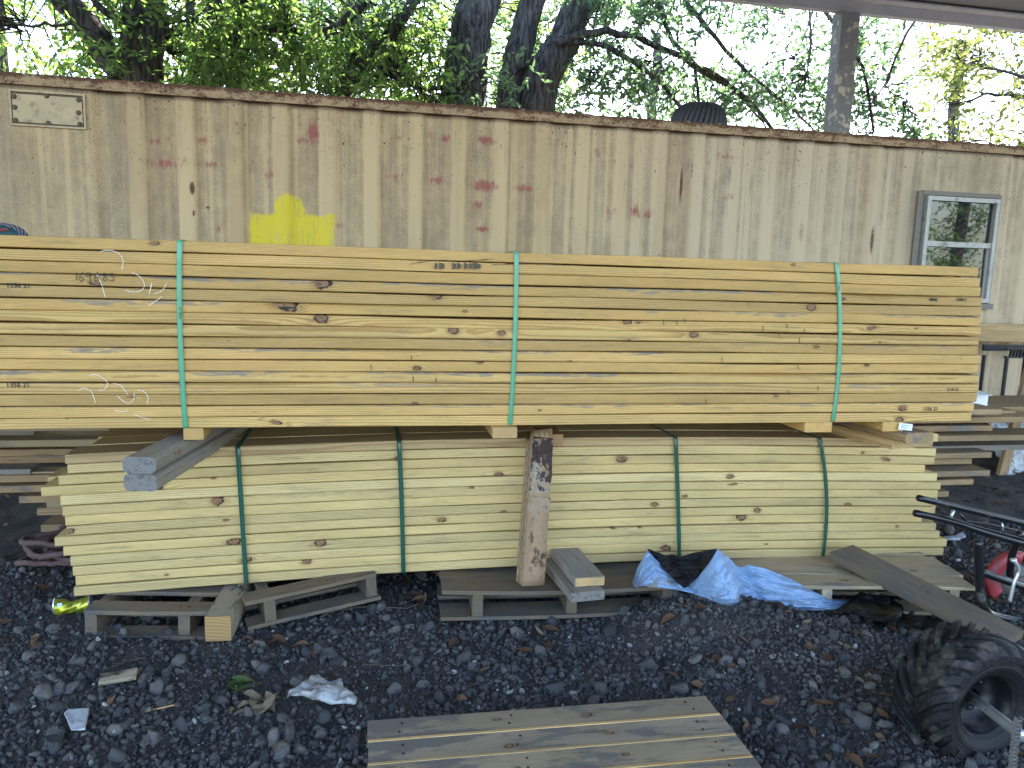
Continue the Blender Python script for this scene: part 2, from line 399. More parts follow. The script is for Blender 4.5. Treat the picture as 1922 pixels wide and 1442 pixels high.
V1, F1, t1 = stones(N1, np.stack([x, y, z], 1), s1, 1, 5, tones(N1, r, .014, .03))
N2 = 6200; x, y = in_view(N2, r); s2 = np.clip(.0105*(1-r.random(N2))**(-.36), .0105, .036)
z = gz(x, y)+s2*.25
t2 = tones(N2, r, .022, .05); t2[s2 > .02] = np.minimum(t2[s2 > .02], .5)
V2, F2, t2 = stones(N2, np.stack([x, y, z], 1), s2, 2, 6, t2)
V = np.concatenate([V1, V2]); Fc = np.concatenate([F1, F2+len(V1)])
g = G('crushed_asphalt_stone'); t = g.attr('tone')
n = g.nd('ShaderNodeValToRGB'); g.ln(t, n.inputs[0]); cr = n.color_ramp
for p, cc in ((0, (.048, .047, .050, 1)), (.2, (.088, .086, .086, 1)), (.38, (.122, .113, .106, 1)), (.46, (.17, .155, .14, 1)), (.6, (.17, .14, .11, 1)), (.8, (.23, .22, .205, 1)), (1, (.58, .57, .53, 1))):
    e = cr.elements[0] if p == 0 else (cr.elements[-1] if p == 1 else cr.elements.new(p)); e.color = cc
nn = g.noise(g.obj(), 160, 4, .65)
f = g.m('MULTIPLY_ADD', nn, .9, .55); c = g.mix(1.0, n.outputs[0], g.comb(f, f, f), 'MULTIPLY')
nb = g.noise(g.obj(), 60, 6, .75); g.bump(g.m('ADD', nn, nb), 1.0, .008); M_STONE = g.done(c, .85, 0, .25)
grv = finish(mesh_np('gravel', V, Fc, {'tone': np.concatenate([t1, t2])}), 'gravel', M_STONE)
tag(grv, 'loose dark crushed asphalt gravel covering the yard', 'gravel', kind='stuff')

# ------------------------------------------------------------------ shipping container
cont = empty('shipping_container', (0, 5.5, 0), 'long rusty cream corrugated container with a small window and yellow paint patch', 'container', rot=(0, 0, .0154))
def cz(px_, py_):
    p = at(px_, py_, 5.5); p = at(px_, py_, 5.5+.0154*p[0]); return p[0], p[2]
X0, X1, ZB, ZT = -3.4, 7.6, .12, 2.405
PER, PH = .301, -1.471
xs = np.arange(X0, X1+.001, .014); zs = np.arange(ZB, ZT+.001, .017); zs[-1] = ZT
XX, ZZ = np.meshgrid(xs, zs)
u = np.abs(((XX-PH+PER/2) % PER)-PER/2)
amp = smoothstep(-1.74, -1.70, XX)*(1-smoothstep(4.27, 4.30, XX)*(1-smoothstep(5.2, 5.23, XX)))
dep = .034*np.clip((u-.042)/.046, 0, 1)*amp+(fbm(XX, ZZ, 5, 1.1, 3))*.012
red = np.zeros_like(XX); rust = np.zeros_like(XX); dark = np.zeros_like(XX)
def blob(A, px_, py_, rx, ry, v):
    cx_, cz_ = cz(px_, py_); k = 258.0
    d = ((XX-cx_)/(rx/k))**2+((ZZ-cz_)/(ry/k))**2
    np.maximum(A, v*np.exp(-d*.9), out=A)
C1 = [(790, 605, 20, 15, .3), (1045, 607, 35, 16, .4), (620, 720, 45, 25, .25), (800, 725, 40, 18, .6), (860, 712, 20, 12, .5), (1040, 720, 40, 18, .65), (840, 840, 80, 26, .7), (950, 830, 45, 22, .4), (1075, 845, 55, 18, .6), (835, 960, 50, 28, .35), (1612, 680, 28, 52, 1.0), (1550, 720, 32, 20, .55), (1385, 900, 20, 24, .7), (1390, 940, 32, 40, .25), (1540, 950, 65, 42, .2), (1605, 930, 15, 20, .4), (1850, 885, 42, 20, .3), (1750, 1160, 27, 27, .5), (1390, 610, 32, 30, .25), (1120, 1185, 10, 22, .8)]
C2 = [(270, 705, 55, 15, .38), (440, 700, 20, 25, .45), (515, 708, 24, 20, .8), (720, 720, 48, 22, .85), (240, 910, 48, 20, .5), (470, 925, 48, 20, .75), (715, 955, 58, 32, .95), (920, 970, 50, 22, .75), (680, 1055, 32, 22, .75), (430, 1045, 20, 20, .4), (705, 1180, 44, 14, .85), (1305, 780, 27, 25, .6), (1515, 780, 22, 20, .35), (1370, 1090, 34, 26, .45), (1495, 1090, 32, 38, .8), (1560, 1105, 32, 26, .6), (1500, 990, 38, 22, .3), (820, 680, 60, 30, .2)]
C3 = [(385, 805, 70, 25, .45), (405, 1015, 34, 22, .5), (610, 790, 40, 25, .3), (310, 1110, 40, 30, .3)]
for L_, ox in ((C1, 0), (C2, 650), (C3, 1222)):
    for a, b, rx, ry, v in L_: blob(red, ox+a/2.746, b/2.746, rx/2.746, ry/2.746, v)
R3 = [(165, 950, 11, 120, .95), (212, 880, 7, 90, .7), (390, 1100, 6, 70, .7), (775, 1200, 36, 130, .55), (1140, 1240, 18, 120, .8), (970, 1120, 14, 70, .45), (575, 1290, 20, 60, .45), (1860, 1200, 30, 200, .5)]
R1 = [(990, 970, 14, 38, 1.0), (1065, 1070, 14, 12, .9), (1220, 635, 14, 20, .7), (997, 1100, 9, 22, .9)]
for a, b, rx, ry, v in R3: blob(rust, 1222+a/2.746, b/2.746, rx/2.746, ry/2.746, v)
for a, b, rx, ry, v in R1: blob(rust, a/2.746, b/2.746, rx/2.746, ry/2.746, v)
D3 = [(405, 900, 9, 60, 1.0), (528, 950, 7, 62, 1.0), (1330, 1150, 60, 320, .6), (960, 1100, 26, 220, .4), (1640, 900, 200, 180, .35)]
for a, b, rx, ry, v in D3: blob(dark, 1222+a/2.746, b/2.746, rx/2.746, ry/2.746, v)
for a, b, rx, ry, v in [(30, 900, 60, 420, .5), (250, 930, 110, 180, .18), (620, 900, 60, 300, .35)]: blob(dark, a/2.746, b/2.746, rx/2.746, ry/2.746, v)
wob = fbm(XX, ZZ, 15, 9, 3)*.07
yel = np.maximum(smoothstep(.07, -.035, np.maximum(np.abs(XX+.497)-.268, ZZ-1.665)+wob*.7),
                 smoothstep(.075, -.045, np.hypot(np.maximum(np.abs(XX+.515)-.020, 0), np.maximum(ZZ-1.70, 0)*.8)-.062+wob*.8))
crest_band = (1-smoothstep(.035, .062, u))*amp  # paler bands that follow the corrugation crests
V = np.stack([XX.ravel(), dep.ravel(), ZZ.ravel()], 1)
nx, ny = len(xs), len(zs); I = np.arange(nx*ny).reshape(ny, nx)
Fq = np.stack([I[:-1, :-1], I[:-1, 1:], I[1:, 1:], I[1:, :-1]], -1).reshape(-1, 4)
g = G('rusty_cream_paint'); O = g.sep(g.obj()); ox, oy, oz = O[0], O[1], O[2]
red_, rust_, dark_, yel_, crest_m = [g.attr(a) for a in ('red', 'rust', 'dark', 'yel', 'crest_band')]
streak = g.noise(g.comb(g.m('MULTIPLY', ox, 22), 0, g.m('MULTIPLY', oz, .55)), 1.0, 5, .62)
streak2 = g.noise(g.comb(g.m('MULTIPLY', ox, 5.5), 3.3, g.m('MULTIPLY', oz, .35)), 1.0, 3, .5)
fine = g.noise(g.comb(g.m('MULTIPLY', ox, 130), 1, g.m('MULTIPLY', oz, 70)), 1.0, 4, .7)
mid = g.noise(g.comb(g.m('MULTIPLY', ox, 14), 5, g.m('MULTIPLY', oz, 10)), 1.0, 5, .65)
base = g.mix(streak2, c4(.625, .445, .232), c4(.53, .39, .225))
rightpale = g.ss(ox, .8, 3.2)
base = g.mix(g.m('MULTIPLY', rightpale, .6), base, c4(.57, .455, .325))
gr_ = g.m('ADD', g.m('MULTIPLY', streak, .62), g.m('MULTIPLY', fine, .80))
gr_ = g.m('ADD', gr_, g.m('MULTIPLY', mid, .45))
crest_v = g.m('MULTIPLY', crest_m, g.m('MULTIPLY_ADD', g.noise(g.comb(g.m('MULTIPLY', ox, 2.6), 31, g.m('MULTIPLY', oz, .9)), 1.0, 3, .6), 1.1, -.24))
gr_ = g.m('SUBTRACT', gr_, crest_v)
gr_ = g.m('SUBTRACT', gr_, g.m('MULTIPLY', g.ss(g.noise(g.comb(g.m('MULTIPLY', ox, 15), 41, g.m('MULTIPLY', oz, .12)), 1.0, 2, .5), .56, .62), .22))
gr_ = g.m('SUBTRACT', gr_, g.m('MULTIPLY', rightpale, .07))
gr_ = g.m('SUBTRACT', gr_, g.m('MULTIPLY', g.m('SUBTRACT', 1.0, g.ss(ox, -1.95, -1.65)), .07))
bandn = g.ss(g.noise(g.comb(g.m('MULTIPLY', ox, 3.4), 61, g.m('MULTIPLY', oz, .22)), 1.0, 4, .6), .46, .66)
base = g.mix(g.m('MULTIPLY', bandn, g.m('MULTIPLY_ADD', mid, .6, .12)), base, c4(.34, .215, .105))
blot = g.noise(g.comb(g.m('MULTIPLY', ox, 3.2), 21, g.m('MULTIPLY', oz, 2.2)), 1.0, 4, .6)
gr_ = g.m('ADD', gr_, g.m('MULTIPLY_ADD', blot, .42, -.21))
grime = g.ss(gr_, .68, 1.16)
col = g.mix(g.m('MULTIPLY', grime, .72), base, c4(.20, .145, .092))
drip = g.m('MULTIPLY', g.ss(g.noise(g.comb(g.m('MULTIPLY', ox, 34), 17, g.m('MULTIPLY', oz, 1.1)), 1.0, 4, .6), .58, .74), g.m('MULTIPLY_ADD', g.ss(oz, 1.5, 2.4), .6, .15))
col = g.mix(g.m('MULTIPLY', drip, g.m('MULTIPLY_ADD', fine, 1.2, .1)), col, c4(.13, .085, .05))
col = g.mix(g.m('MULTIPLY', dark_, g.m('MULTIPLY_ADD', fine, .9, .15)), col, c4(.12, .105, .085))
yel_ = g.ss(g.m('ADD', yel_, g.m('ADD', g.m('MULTIPLY_ADD', fine, 1.0, -.5), g.m('MULTIPLY_ADD', streak, .9, -.45))), .30, .72)
yst = g.noise(g.comb(g.m('MULTIPLY', ox, 60), 51, g.m('MULTIPLY', oz, 5)), 1.0, 5, .7)
yb = g.m('MULTIPLY', yel_, g.m('SUBTRACT', 1.0, g.m('MULTIPLY', g.ss(g.m('ADD', g.m('ADD', yst, g.m('MULTIPLY', fine, .35)), g.m('MULTIPLY', streak, .35)), .86, 1.02), .7)))
col = g.mix(yb, col, c4(.70, .53, .03))
rpat = g.noise(g.comb(g.m('MULTIPLY', ox, 48), 7, g.m('MULTIPLY', oz, 20)), 1.0, 4, .65)
rm = g.ss(g.m('ADD', g.m('MULTIPLY', red_, .75), g.m('MULTIPLY_ADD', rpat, 1.3, -.65)), .12, .62)
rm = g.m('MULTIPLY', rm, g.m('MULTIPLY', g.ss(red_, .02, .3), g.m('MULTIPLY_ADD', fine, .9, .45)))
col = g.mix(g.m('MINIMUM', rm, .85), col, c4(.30, .075, .065))
ru = g.ss(g.m('MULTIPLY', rust_, g.m('MULTIPLY_ADD', fine, 1.5, .1)), .35, .62)
col = g.mix(ru, col, g.mix(mid, c4(.17, .065, .03), c4(.07, .035, .025)))
chip = g.noise(g.comb(g.m('MULTIPLY', ox, 55), 9, g.m('MULTIPLY', oz, 34)), 1.0, 3, .6)
topm = g.ss(oz, 1.75, 2.4)
chm = g.ss(g.m('ADD', g.m('ADD', chip, g.m('MULTIPLY', blot, .12)), g.m('MULTIPLY', topm, .05)), .745, .77)
col = g.mix(chm, col, c4(.05, .03, .02))
seam = g.m('MULTIPLY', g.ss(g.m('ADD', oz, g.m('MULTIPLY', fine, .05)), 2.385, 2.42), .85)
col = g.mix(seam, col, c4(.07, .04, .025))
g.bump(g.m('ADD', g.m('MULTIPLY', fine, .5), g.m('MULTIPLY', chm, -1.0)), .25, .003)
M_CONT = g.done(col, .62, 0, .3)
me = mesh_np('wall_panel', V, Fq, {'red': red.ravel(), 'rust': rust.ravel(), 'dark': dark.ravel(), 'yel': yel.ravel(), 'crest_band': crest_band.ravel()})
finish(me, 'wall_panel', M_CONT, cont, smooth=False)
g = G('rusted_rail_paint'); o = g.obj()
n1 = g.noise(g.vm('MULTIPLY', o, (8, 8, 16)), 1.0, 6, .7); n2 = g.noise(g.vm('MULTIPLY', o, (60, 60, 70)), 1.0, 4, .7)
zz = g.sep(o)[2]
k = g.m('ADD', g.m('ADD', g.m('MULTIPLY', n1, .8), g.m('MULTIPLY', n2, .6)), g.m('MULTIPLY', g.ss(zz, 2.425, 2.468), .22))
col = g.mix(g.ss(k, .63, .87), c4(.42, .29, .165), g.mix(n2, c4(.18, .08, .045), c4(.06, .035, .025)))
g.bump(k, .4, .004); M_RAIL = g.done(col, .75, 0, .2)
L = X1-X0; xm = (X0+X1)/2
b = MB(); b.box((xm, .045, 2.435), (L, .13, .062)); b.box((xm, -.014, 2.402), (L, .022, .010)); b.build('top_rail', M_RAIL, cont)
b = MB(); b.box((xm, .05, .11), (L, .12, .16)); b.build('bottom_rail', M_RAIL, cont)
xs = np.arange(X0, X1, .012); u = ((xs+.04) % .252)/.252
zc = 2.452+.030*np.clip(np.sin(np.pi*np.clip((u-.3)/.4, 0, 1)), 0, 1)**1.2
V = np.concatenate([np.stack([xs, np.full_like(xs, .03), zc], 1), np.stack([xs, np.full_like(xs, 2.42), zc], 1), np.stack([xs, np.full_like(xs, .03), np.full_like(xs, 2.44)], 1)])
n = len(xs); A = np.arange(n-1)
Fq = np.concatenate([np.stack([A, A+1, A+n+1, A+n], 1), np.stack([A+2*n, A+2*n+1, A+1, A], 1)])
M_ROOFC = plain('pale_roof_paint', c4(.50, .43, .32), .6, var=.3, dirt=c4(.15, .09, .06), dscale=5, dlo=.45, dhi=.65)
finish(mesh_np('roof_panel', V, Fq), 'roof_panel', M_ROOFC, cont)
b = MB(); b.box((X0+.02, 1.22, 1.25), (.04, 2.4, 2.3)); b.box((X1-.02, 1.22, 1.25), (.04, 2.4, 2.3)); b.box((xm, 2.42, 1.25), (L-.1, .04, 2.3)); b.box((xm, 1.22, .08), (L-.1, 2.3, .06))
b.build('end_walls', M_CONT, cont)
# cover plate with bolts, upper left
M_PLATE = plain('plate_paint', c4(.50, .375, .215), .55, var=.25, scale=10, dirt=c4(.30, .225, .14), dscale=22, dlo=.48, dhi=.72)
M_GASK = plain('dark_rust', c4(.13, .09, .06), .85, var=.4, bump=.3)
px0, pz0, px1, pz1 = -2.185, 2.155, -1.762, 2.360
b = MB()
for (cx_, cz_, dx, dz) in ((px0, (pz0+pz1)/2, .012, pz1-pz0), (px1, (pz0+pz1)/2, .012, pz1-pz0), ((px0+px1)/2, pz0, px1-px0+.012, .012), ((px0+px1)/2, pz1, px1-px0+.012, .012)):
    b.box((cx_, -.012, cz_), (dx, .016, dz-.0121 if dz > .1 else dz))
plate = b.build('cover_plate', M_CONT if False else M_PLATE, cont)
b = MB(); b.box(((px0+px1)/2, -.006, (pz0+pz1)/2), (px1-px0-.018, .006, pz1-pz0-.018)); b.build('gasket', M_GASK, plate)
b = MB(); b.box(((px0+px1)/2, -.012, (pz0+pz1)/2-.002), (px1-px0-.026, .012, pz1-pz0-.036)); b.build('cover_sheet', M_PLATE, plate)
for (fx, fz) in ((.06, .82), (.5, .90), (.93, .84), (.06, .5), (.92, .46), (.06, .12), (.5, .09), (.93, .12)):
    bx_, bz_ = px0+(px1-px0)*fx, pz0+(pz1-pz0)*fz
    b = MB(); b.lathe([(0, .010), (.010, .009), (.013, 0), (.020, -.002), (.020, -.012)], 12, Matrix.Translation((bx_, -.019, bz_)) @ Matrix.Rotation(math.pi/2, 4, 'X'))
    b.build('bolt', M_GASK, plate)
# window
M_ALU = plain('dull_aluminium', c4(.40, .385, .35), .5, .25, var=.2, scale=20, dirt=c4(.22, .19, .15), dscale=14, dlo=.52, dhi=.75)
M_JAMB = plain('grimy_jamb', c4(.20, .175, .14), .7, var=.3)
g = G('window_glass'); M_GLASS = g.done(c4(.012, .014, .016), .02, 0, 1.0)
g.b.inputs['IOR'].default_value = 1.42
wx0, wx1, wz0, wz1, wzm = 4.405, 5.085, 1.19, 2.03, 1.655
win = MB()
fr = .034
for (cx_, cz_, dx, dz) in ((wx0+fr/2, (wz0+wz1)/2, fr, wz1-wz0), (wx1-fr/2, (wz0+wz1)/2, fr, wz1-wz0), ((wx0+wx1)/2, wz1-fr/2, wx1-wx0-2*fr, fr), ((wx0+wx1)/2, wz0+fr/2, wx1-wx0-2*fr, fr)):
    win.box((cx_, -.02, cz_), (dx, .07, dz))
wo = win.build('window', M_ALU, cont)
b = MB()
for sx, wd in ((wx0-.042, .05), (wx1+.022, .026)): b.box((sx, -.004, (wz0+wz1)/2+.01), (wd, .04, wz1-wz0+.05))
b.box(((wx0+wx1)/2-.01, -.004, wz1+.026), (wx1-wx0+.04, .05, .035)); b.build('window_trim', M_JAMB, wo)
b = MB(); b.box(((wx0+wx1)/2, -.03, wz0-.03), (wx1-wx0+.07, .07, .045)); b.build('sill', M_JAMB, wo)
b = MB(); b.box(((wx0+wx1)/2, -.026, wzm), (wx1-wx0-2*fr-.004, .045, .042)); b.build('meeting_rail', M_ALU, wo)
for s_ in (0, 1):
    b = MB(); xx_ = wx0+fr+.009 if s_ == 0 else wx1-fr-.009; b.box((xx_, -.010, (wz0+fr+wzm-.021)/2), (.016, .03, wzm-.021-wz0-fr-.002)); b.build('sash_stile', M_ALU, wo)
b = MB(); b.box(((wx0+wx1)/2, -.014, (wzm+wz1-fr)/2+.01), (wx1-wx0-2*fr-.002, .006, wz1-fr-wzm-.022), Matrix.Rotation(.012, 3, 'X')); b.build('glass_pane', M_GLASS, wo)
b = MB(); b.box(((wx0+wx1)/2, -.012, (wzm+wz0+fr)/2-.01), (wx1-wx0-2*fr-.04, .006, wzm-wz0-fr-.022), Matrix.Rotation(-.01, 3, 'X')); b.build('glass_pane', M_GLASS, wo)
b = MB(); b.box((wx1-.13, -.022, 1.352), (.07, .012, .022)); b.build('sash_latch', M_ALU, wo)
# turbine vent on the container roof
M_VENT = plain('dark_galvanised', c4(.06, .065, .075), .6, .4, var=.3, scale=12)
b = MB(); vx, vy, vz = 2.78, .78, 2.46; NB = 32
for k in range(NB):
    a = 2*math.pi*k/NB; pts = []
    for t in np.linspace(0, 1, 9):
        th = t*math.pi*.5; rr = .212*math.cos(th*.97)**.6+.01; a2 = a+.35*t
        pts.append((vx+rr*math.cos(a2), vy+rr*math.sin(a2), vz+.12+.20*math.sin(th)))
    pts = [(vx+.205*math.cos(a-.02), vy+.205*math.sin(a-.02), vz+.04)]+pts
    b.tube(pts, [.0225]*6+[.018, .014, .010, .008], 6)
b.lathe([(.17, -.02), (.17, .06), (.195, .06), (.195, .10), (.17, .20), (.10, .28), (0, .30)], 28, Matrix.Translation((vx, vy, vz)))
b.build('roof_vent', M_VENT, cont, smooth=True)

# ------------------------------------------------------------------ carport roof over the yard
M_POST = plain('worn_post_paint', c4(.16, .17, .20), .6, var=.3, scale=8, dirt=c4(.42, .42, .40), dscale=9, dlo=.54, dhi=.60)
M_BEAM = plain('grey_beam', c4(.30, .32, .37), .7, var=.25, scale=6)
M_RP = plain('dark_roof_sheet', c4(.10, .11, .13), .6, var=.3, scale=4)
car = empty('carport', (5.24, 8.15, 0), 'open carport with a worn square post behind the container and beam overhead', 'carport')
def rel(o, par): o.matrix_parent_inverse = Matrix.Translation(-par.location); return o
b = MB(); b.box((5.24, 8.15, 2.14), (.22, .18, 4.28)); rel(b.build('post', M_POST, car), car)
b = MB(); b.box((-7.2, 8.15, 2.14), (.22, .18, 4.28)); rel(b.build('post', M_POST, car), car)
b = MB(); b.box((12.2, 8.15, 2.14), (.22, .18, 4.28)); rel(b.build('post', M_POST, car), car)
b = MB(); b.box((2.4, 8.13, 4.345), (21.6, .09, .125)); b.box((2.4, 8.02, 4.40), (21.6, .12, .02)); rel(b.build('beam', M_BEAM, car), car)
b = MB(); R = Matrix.Rotation(-.0, 3, 'X'); b.box((2.4, 3.6, 4.46), (21.8, 9.4, .05))
for k in range(9): b.box((2.4, 7.3-k*1.05, 4.425), (21.8, .05, .02))
rel(b.build('roof_panel', M_RP, car), car)
for xx_ in (-7.2, 12.2):
    b = MB(); b.box((xx_, -.9, 2.15), (.2, .2, 4.3)); rel(b.build('post', M_POST, car), car)
b = MB(); b.box((2.4, -.9, 4.36), (21.6, .12, .125)); rel(b.build('beam', M_BEAM, car), car)

# ------------------------------------------------------------------ trees
def leafmat(name, base, trans, var=.35, tw=.55):
    g = G(name); rn = g.attr('lr')
    f = g.m('MULTIPLY_ADD', rn, var*2, 1-var)
    cb = g.mix(1.0, base, g.comb(f, f, f), 'MULTIPLY')
    yl = g.ss(rn, .86, 1.0); cb = g.mix(g.m('MULTIPLY', yl, .5), cb, c4(.25, .22, .03))
    g.done(cb, .5, 0, .35)
    tr = g.nd('ShaderNodeBsdfTranslucent'); g.ln(g.mix(1.0, trans, g.comb(f, f, f), 'MULTIPLY'), tr.inputs[0])
    mx = g.nd('ShaderNodeMixShader'); mx.inputs[0].default_value = tw
    g.t.links.new(g.b.outputs[0], mx.inputs[1]); g.t.links.new(tr.outputs[0], mx.inputs[2]); g.t.links.new(mx.outputs[0], g.out.inputs[0])
    return g.mat
L_DK = leafmat('dark_green_leaf', c4(.080, .140, .056), c4(.24, .40, .085), tw=.5)
L_BL = leafmat('cool_green_leaf', c4(.075, .130, .085), c4(.16, .28, .12), tw=.45)
L_YL = leafmat('yellow_green_leaf', c4(.085, .115, .03), c4(.17, .205, .045), tw=.42)
L_FAR = leafmat('bright_far_leaf', c4(.085, .13, .035), c4(.26, .36, .07), tw=.55)
g = G('rough_bark'); o = g.obj()
n = g.noise(g.vm('MULTIPLY', o, (26, 26, 4)), 1.0, 5, .65); n2 = g.noise(o, 3, 3)
col = g.mix(g.ss(n, .38, .66), c4(.03, .028, .028), c4(.12, .112, .108)); col = g.mix(g.m('MULTIPLY', g.ss(n2, .5, .7), .35), col, c4(.10, .12, .09))
g.bump(n, .9, .03); M_BARK = g.done(col, .95, 0, .1)
ANCH = {}
def leaves_mesh(name, C, per, size, seed, spread=.22, asp=.36, droop=.35, twig=True, anch=None):
    """leaf sprays: C cluster centres, each a short drooping twig carrying alternate pointed leaves"""
    r = np.random.default_rng(seed); n = len(C)
    az = r.uniform(0, 2*np.pi, n); el = r.normal(-droop, .45, n); ln = r.uniform(.6, 1.5, n)*spread*2
    T = np.stack([np.cos(az)*np.cos(el), np.sin(az)*np.cos(el), np.sin(el)], 1)
    t = np.tile(np.linspace(0, 1, per), (n, 1))
    bend = np.zeros((n, per, 3)); bend[:, :, 2] = -.35*(t**2)*ln[:, None]
    P = C[:, None, :]+(T[:, None, :]*(t-.5)[:, :, None])*ln[:, None, None]+bend
    P = P.reshape(-1, 3); m = len(P)
    side = np.tile(np.where(np.arange(per) % 2, 1.0, -1.0), n)
    Tr = np.repeat(T, per, 0)
    sd_ = np.cross(Tr, np.array([0, 0, 1.0])); sd_ /= np.linalg.norm(sd_, axis=1)[:, None]+1e-6
    D = Tr*.6+sd_*side[:, None]*.8+r.normal(size=(m, 3))*.42; D[:, 2] -= .22; D /= np.linalg.norm(D, axis=1)[:, None]
    N = r.normal(size=(m, 3))*.6+np.array([0, 0, 1.0]); W = np.cross(D, N); W /= np.linalg.norm(W, axis=1)[:, None]+1e-6
    N = np.cross(W, D)
    s = size*r.uniform(.55, 1.3, m); s = s[:, None]
    v0 = P; v1 = P+D*s*.38+W*s*asp*.5+N*s*.07; v2 = P+D*s*.38-W*s*asp*.5+N*s*.07
    v3 = P+D*s*.75+W*s*asp*.32+N*s*.03; v4 = P+D*s*.75-W*s*asp*.32+N*s*.03; v5 = P+D*s-N*s*.06
    V = np.stack([v0, v1, v2, v3, v4, v5], 1).reshape(-1, 3); b = np.arange(m)*6
    Q = np.concatenate([np.stack([b, b+1, b+3, b+5], 1), np.stack([b, b+5, b+4, b+2], 1)])
    lr = np.repeat(r.random(m)*.6+np.repeat(r.random(n), per)*.4, 6)
    mi = np.zeros(len(Q), int)
    if twig:
        tv = []; tq = []; base = len(V); hw = .0042
        if anch is not None and len(anch):
            AN = np.array(anch)
            for i in range(0, n, 2):
                dd = np.linalg.norm(AN-C[i], axis=1); a_ = AN[int(np.argmin(dd+r.random(len(AN))*.5))]; dv = a_-C[i]; L_ = np.linalg.norm(dv)
                if L_ < .1: continue
                q0 = C[i]; pts_ = [q0+dv*t_*min(1, 1.5/L_)+np.array([0, 0, .10*L_*math.sin(math.pi*t_)])+r.normal(size=3)*.03 for t_ in (0, .3, .65, 1)]
                for m_ in range(3):
                    w0, w1 = .0035+.002*m_, .0055+.002*m_
                    for ax_ in (np.array([0, 0, 1.0]), np.array([1.0, 0, 0]), np.array([0, 1.0, 0])):
                        k = base+len(tv); tv += [pts_[m_]+ax_*w0, pts_[m_]-ax_*w0, pts_[m_+1]-ax_*w1, pts_[m_+1]+ax_*w1]; tq.append((k, k+1, k+2, k+3))
        for i in range(n):
            a = P[i*per]; b_ = P[i*per+per//2]; c_ = P[i*per+per-1]
            for (p, q_) in ((a, b_), (b_, c_)):
                k = base+len(tv); tv += [p+[0, 0, hw], p-[0, 0, hw], q_-[0, 0, hw*.7], q_+[0, 0, hw*.7]]; tq.append((k, k+1, k+2, k+3))
                k = base+len(tv); tv += [p+[hw, 0, 0], p-[hw, 0, 0], q_-[hw*.7, 0, 0], q_+[hw*.7, 0, 0]]; tq.append((k, k+1, k+2, k+3))
        V = np.concatenate([V, np.array(tv)]); Q = np.concatenate([Q, np.array(tq)]); mi = np.concatenate([mi, np.ones(len(tq), int)])
        lr = np.concatenate([lr, np.full(len(tv), .5)])
    return mesh_np(name, V, Q, {'lr': lr}, mi)
def wig(p, n=9, a=.06, seed=0):
    """subdivide a polyline smoothly with a little wander"""
    r = np.random.default_rng(seed); p = np.array(p, float); t = np.linspace(0, len(p)-1, n); out = []
    for k in t:
        i = min(int(k), len(p)-2); f = k-i
        p0 = p[max(i-1, 0)]; p1 = p[i]; p2 = p[i+1]; p3 = p[min(i+2, len(p)-1)]
        out.append(.5*((2*p1)+(-p0+p2)*f+(2*p0-5*p1+4*p2-p3)*f*f+(-p0+3*p1-3*p2+p3)*f**3))
    out = np.array(out); out[1:-1] += r.normal(size=(n-2, 3))*a; return out
def limb(par, pix, Y, r0, r1, name='limb', seed=0, dy=0.0, n=10, a=None):
    P = np.array([at(x_, y_, Y+dy*i/(len(pix)-1)) for i, (x_, y_) in enumerate(pix)])
    P = wig(P, n, (r0*.22 if a is None else a), seed); ANCH.setdefault(par.name, []).extend(list(P)); b = MB(); b.tube(P, np.linspace(r0, r1, n), 10 if r0 > .06 else 6)
    o = b.build(name, M_BARK, par, smooth=True); return rel(o, par)
def trunk(par, base, pix, Y, r0, r1, seed=0, top=None):
    P = [base]+[at(x_, y_, Y) for x_, y_ in pix]; P = np.array([tuple(map(float, p)) for p in P])
    d = P[-1]-P[-2]; P = np.concatenate([P, [P[-1]+d/np.linalg.norm(d)*(top or 2.5)]])
    P = wig(P, 16, r0*.10, seed); ANCH.setdefault(par.name, []).extend(list(P[5:])); b = MB(); b.tube(P, np.linspace(r0*1.12, r1, 16), 14)
    return rel(b.build('trunk', M_BARK, par, smooth=True), par)
def crown(par, C, per, size, mat, seed, **kw):
    return rel(finish(leaves_mesh('crown', np.array(C), per, size, seed, anch=ANCH.get(par.name), **kw), 'crown', [mat, M_BARK], par), par)
def scatter(n, x0, x1, z0, z1, y0, y1, seed, holes=(), dens=None):
    r = np.random.default_rng(seed); out = []
    while len(out) < n:
        p = np.array([r.uniform(x0, x1), r.uniform(y0, y1), r.uniform(z0, z1)])
        if any(((p[0]-hx)/hr)**2+((p[2]-hz)/hv)**2 < 1 for hx, hz, hr, hv in holes): continue
        if dens is not None and r.random() > dens(p): continue
        out.append(p)
    return out
clump = lambda s, sc, lo: (lambda p: float(np.clip((vnoise(p[0]+p[1]*.6, p[2]*1.3-p[1]*.3, s, sc, sc)-lo)*3.2, 0.02, 1)))
# three-stemmed tree
tA = empty('leafy_tree', (1.9, 9.6, 0), 'big tree with three dark stems fanning out behind the middle of the container', 'tree')
trunk(tA, (1.15, 9.6, 0), [(868, 200), (905, 0)], 9.6, .28, .20, 1)
trunk(tA, (1.75, 9.9, 0), [(958, 195), (1003, 0)], 9.9, .19, .13, 2)
trunk(tA, (1.95, 9.6, 0), [(1008, 205), (1097, 0)], 9.6, .23, .15, 3)
limb(tA, [(1045, 85), (1105, 62), (1160, 62), (1230, 85), (1310, 125), (1400, 185), (1455, 250)], 9.4, .055, .022, seed=4, dy=-.5, n=16)
limb(tA, [(1060, 78), (1130, 85), (1200, 122), (1250, 165), (1285, 215)], 9.4, .042, .018, seed=5, dy=-.3, n=12)
limb(tA, [(955, 140), (1000, 112), (1050, 75)], 9.7, .03, .035, seed=6)
limb(tA, [(1238, 0), (1262, 75), (1302, 118), (1312, 200)], 9.1, .035, .02, seed=7)
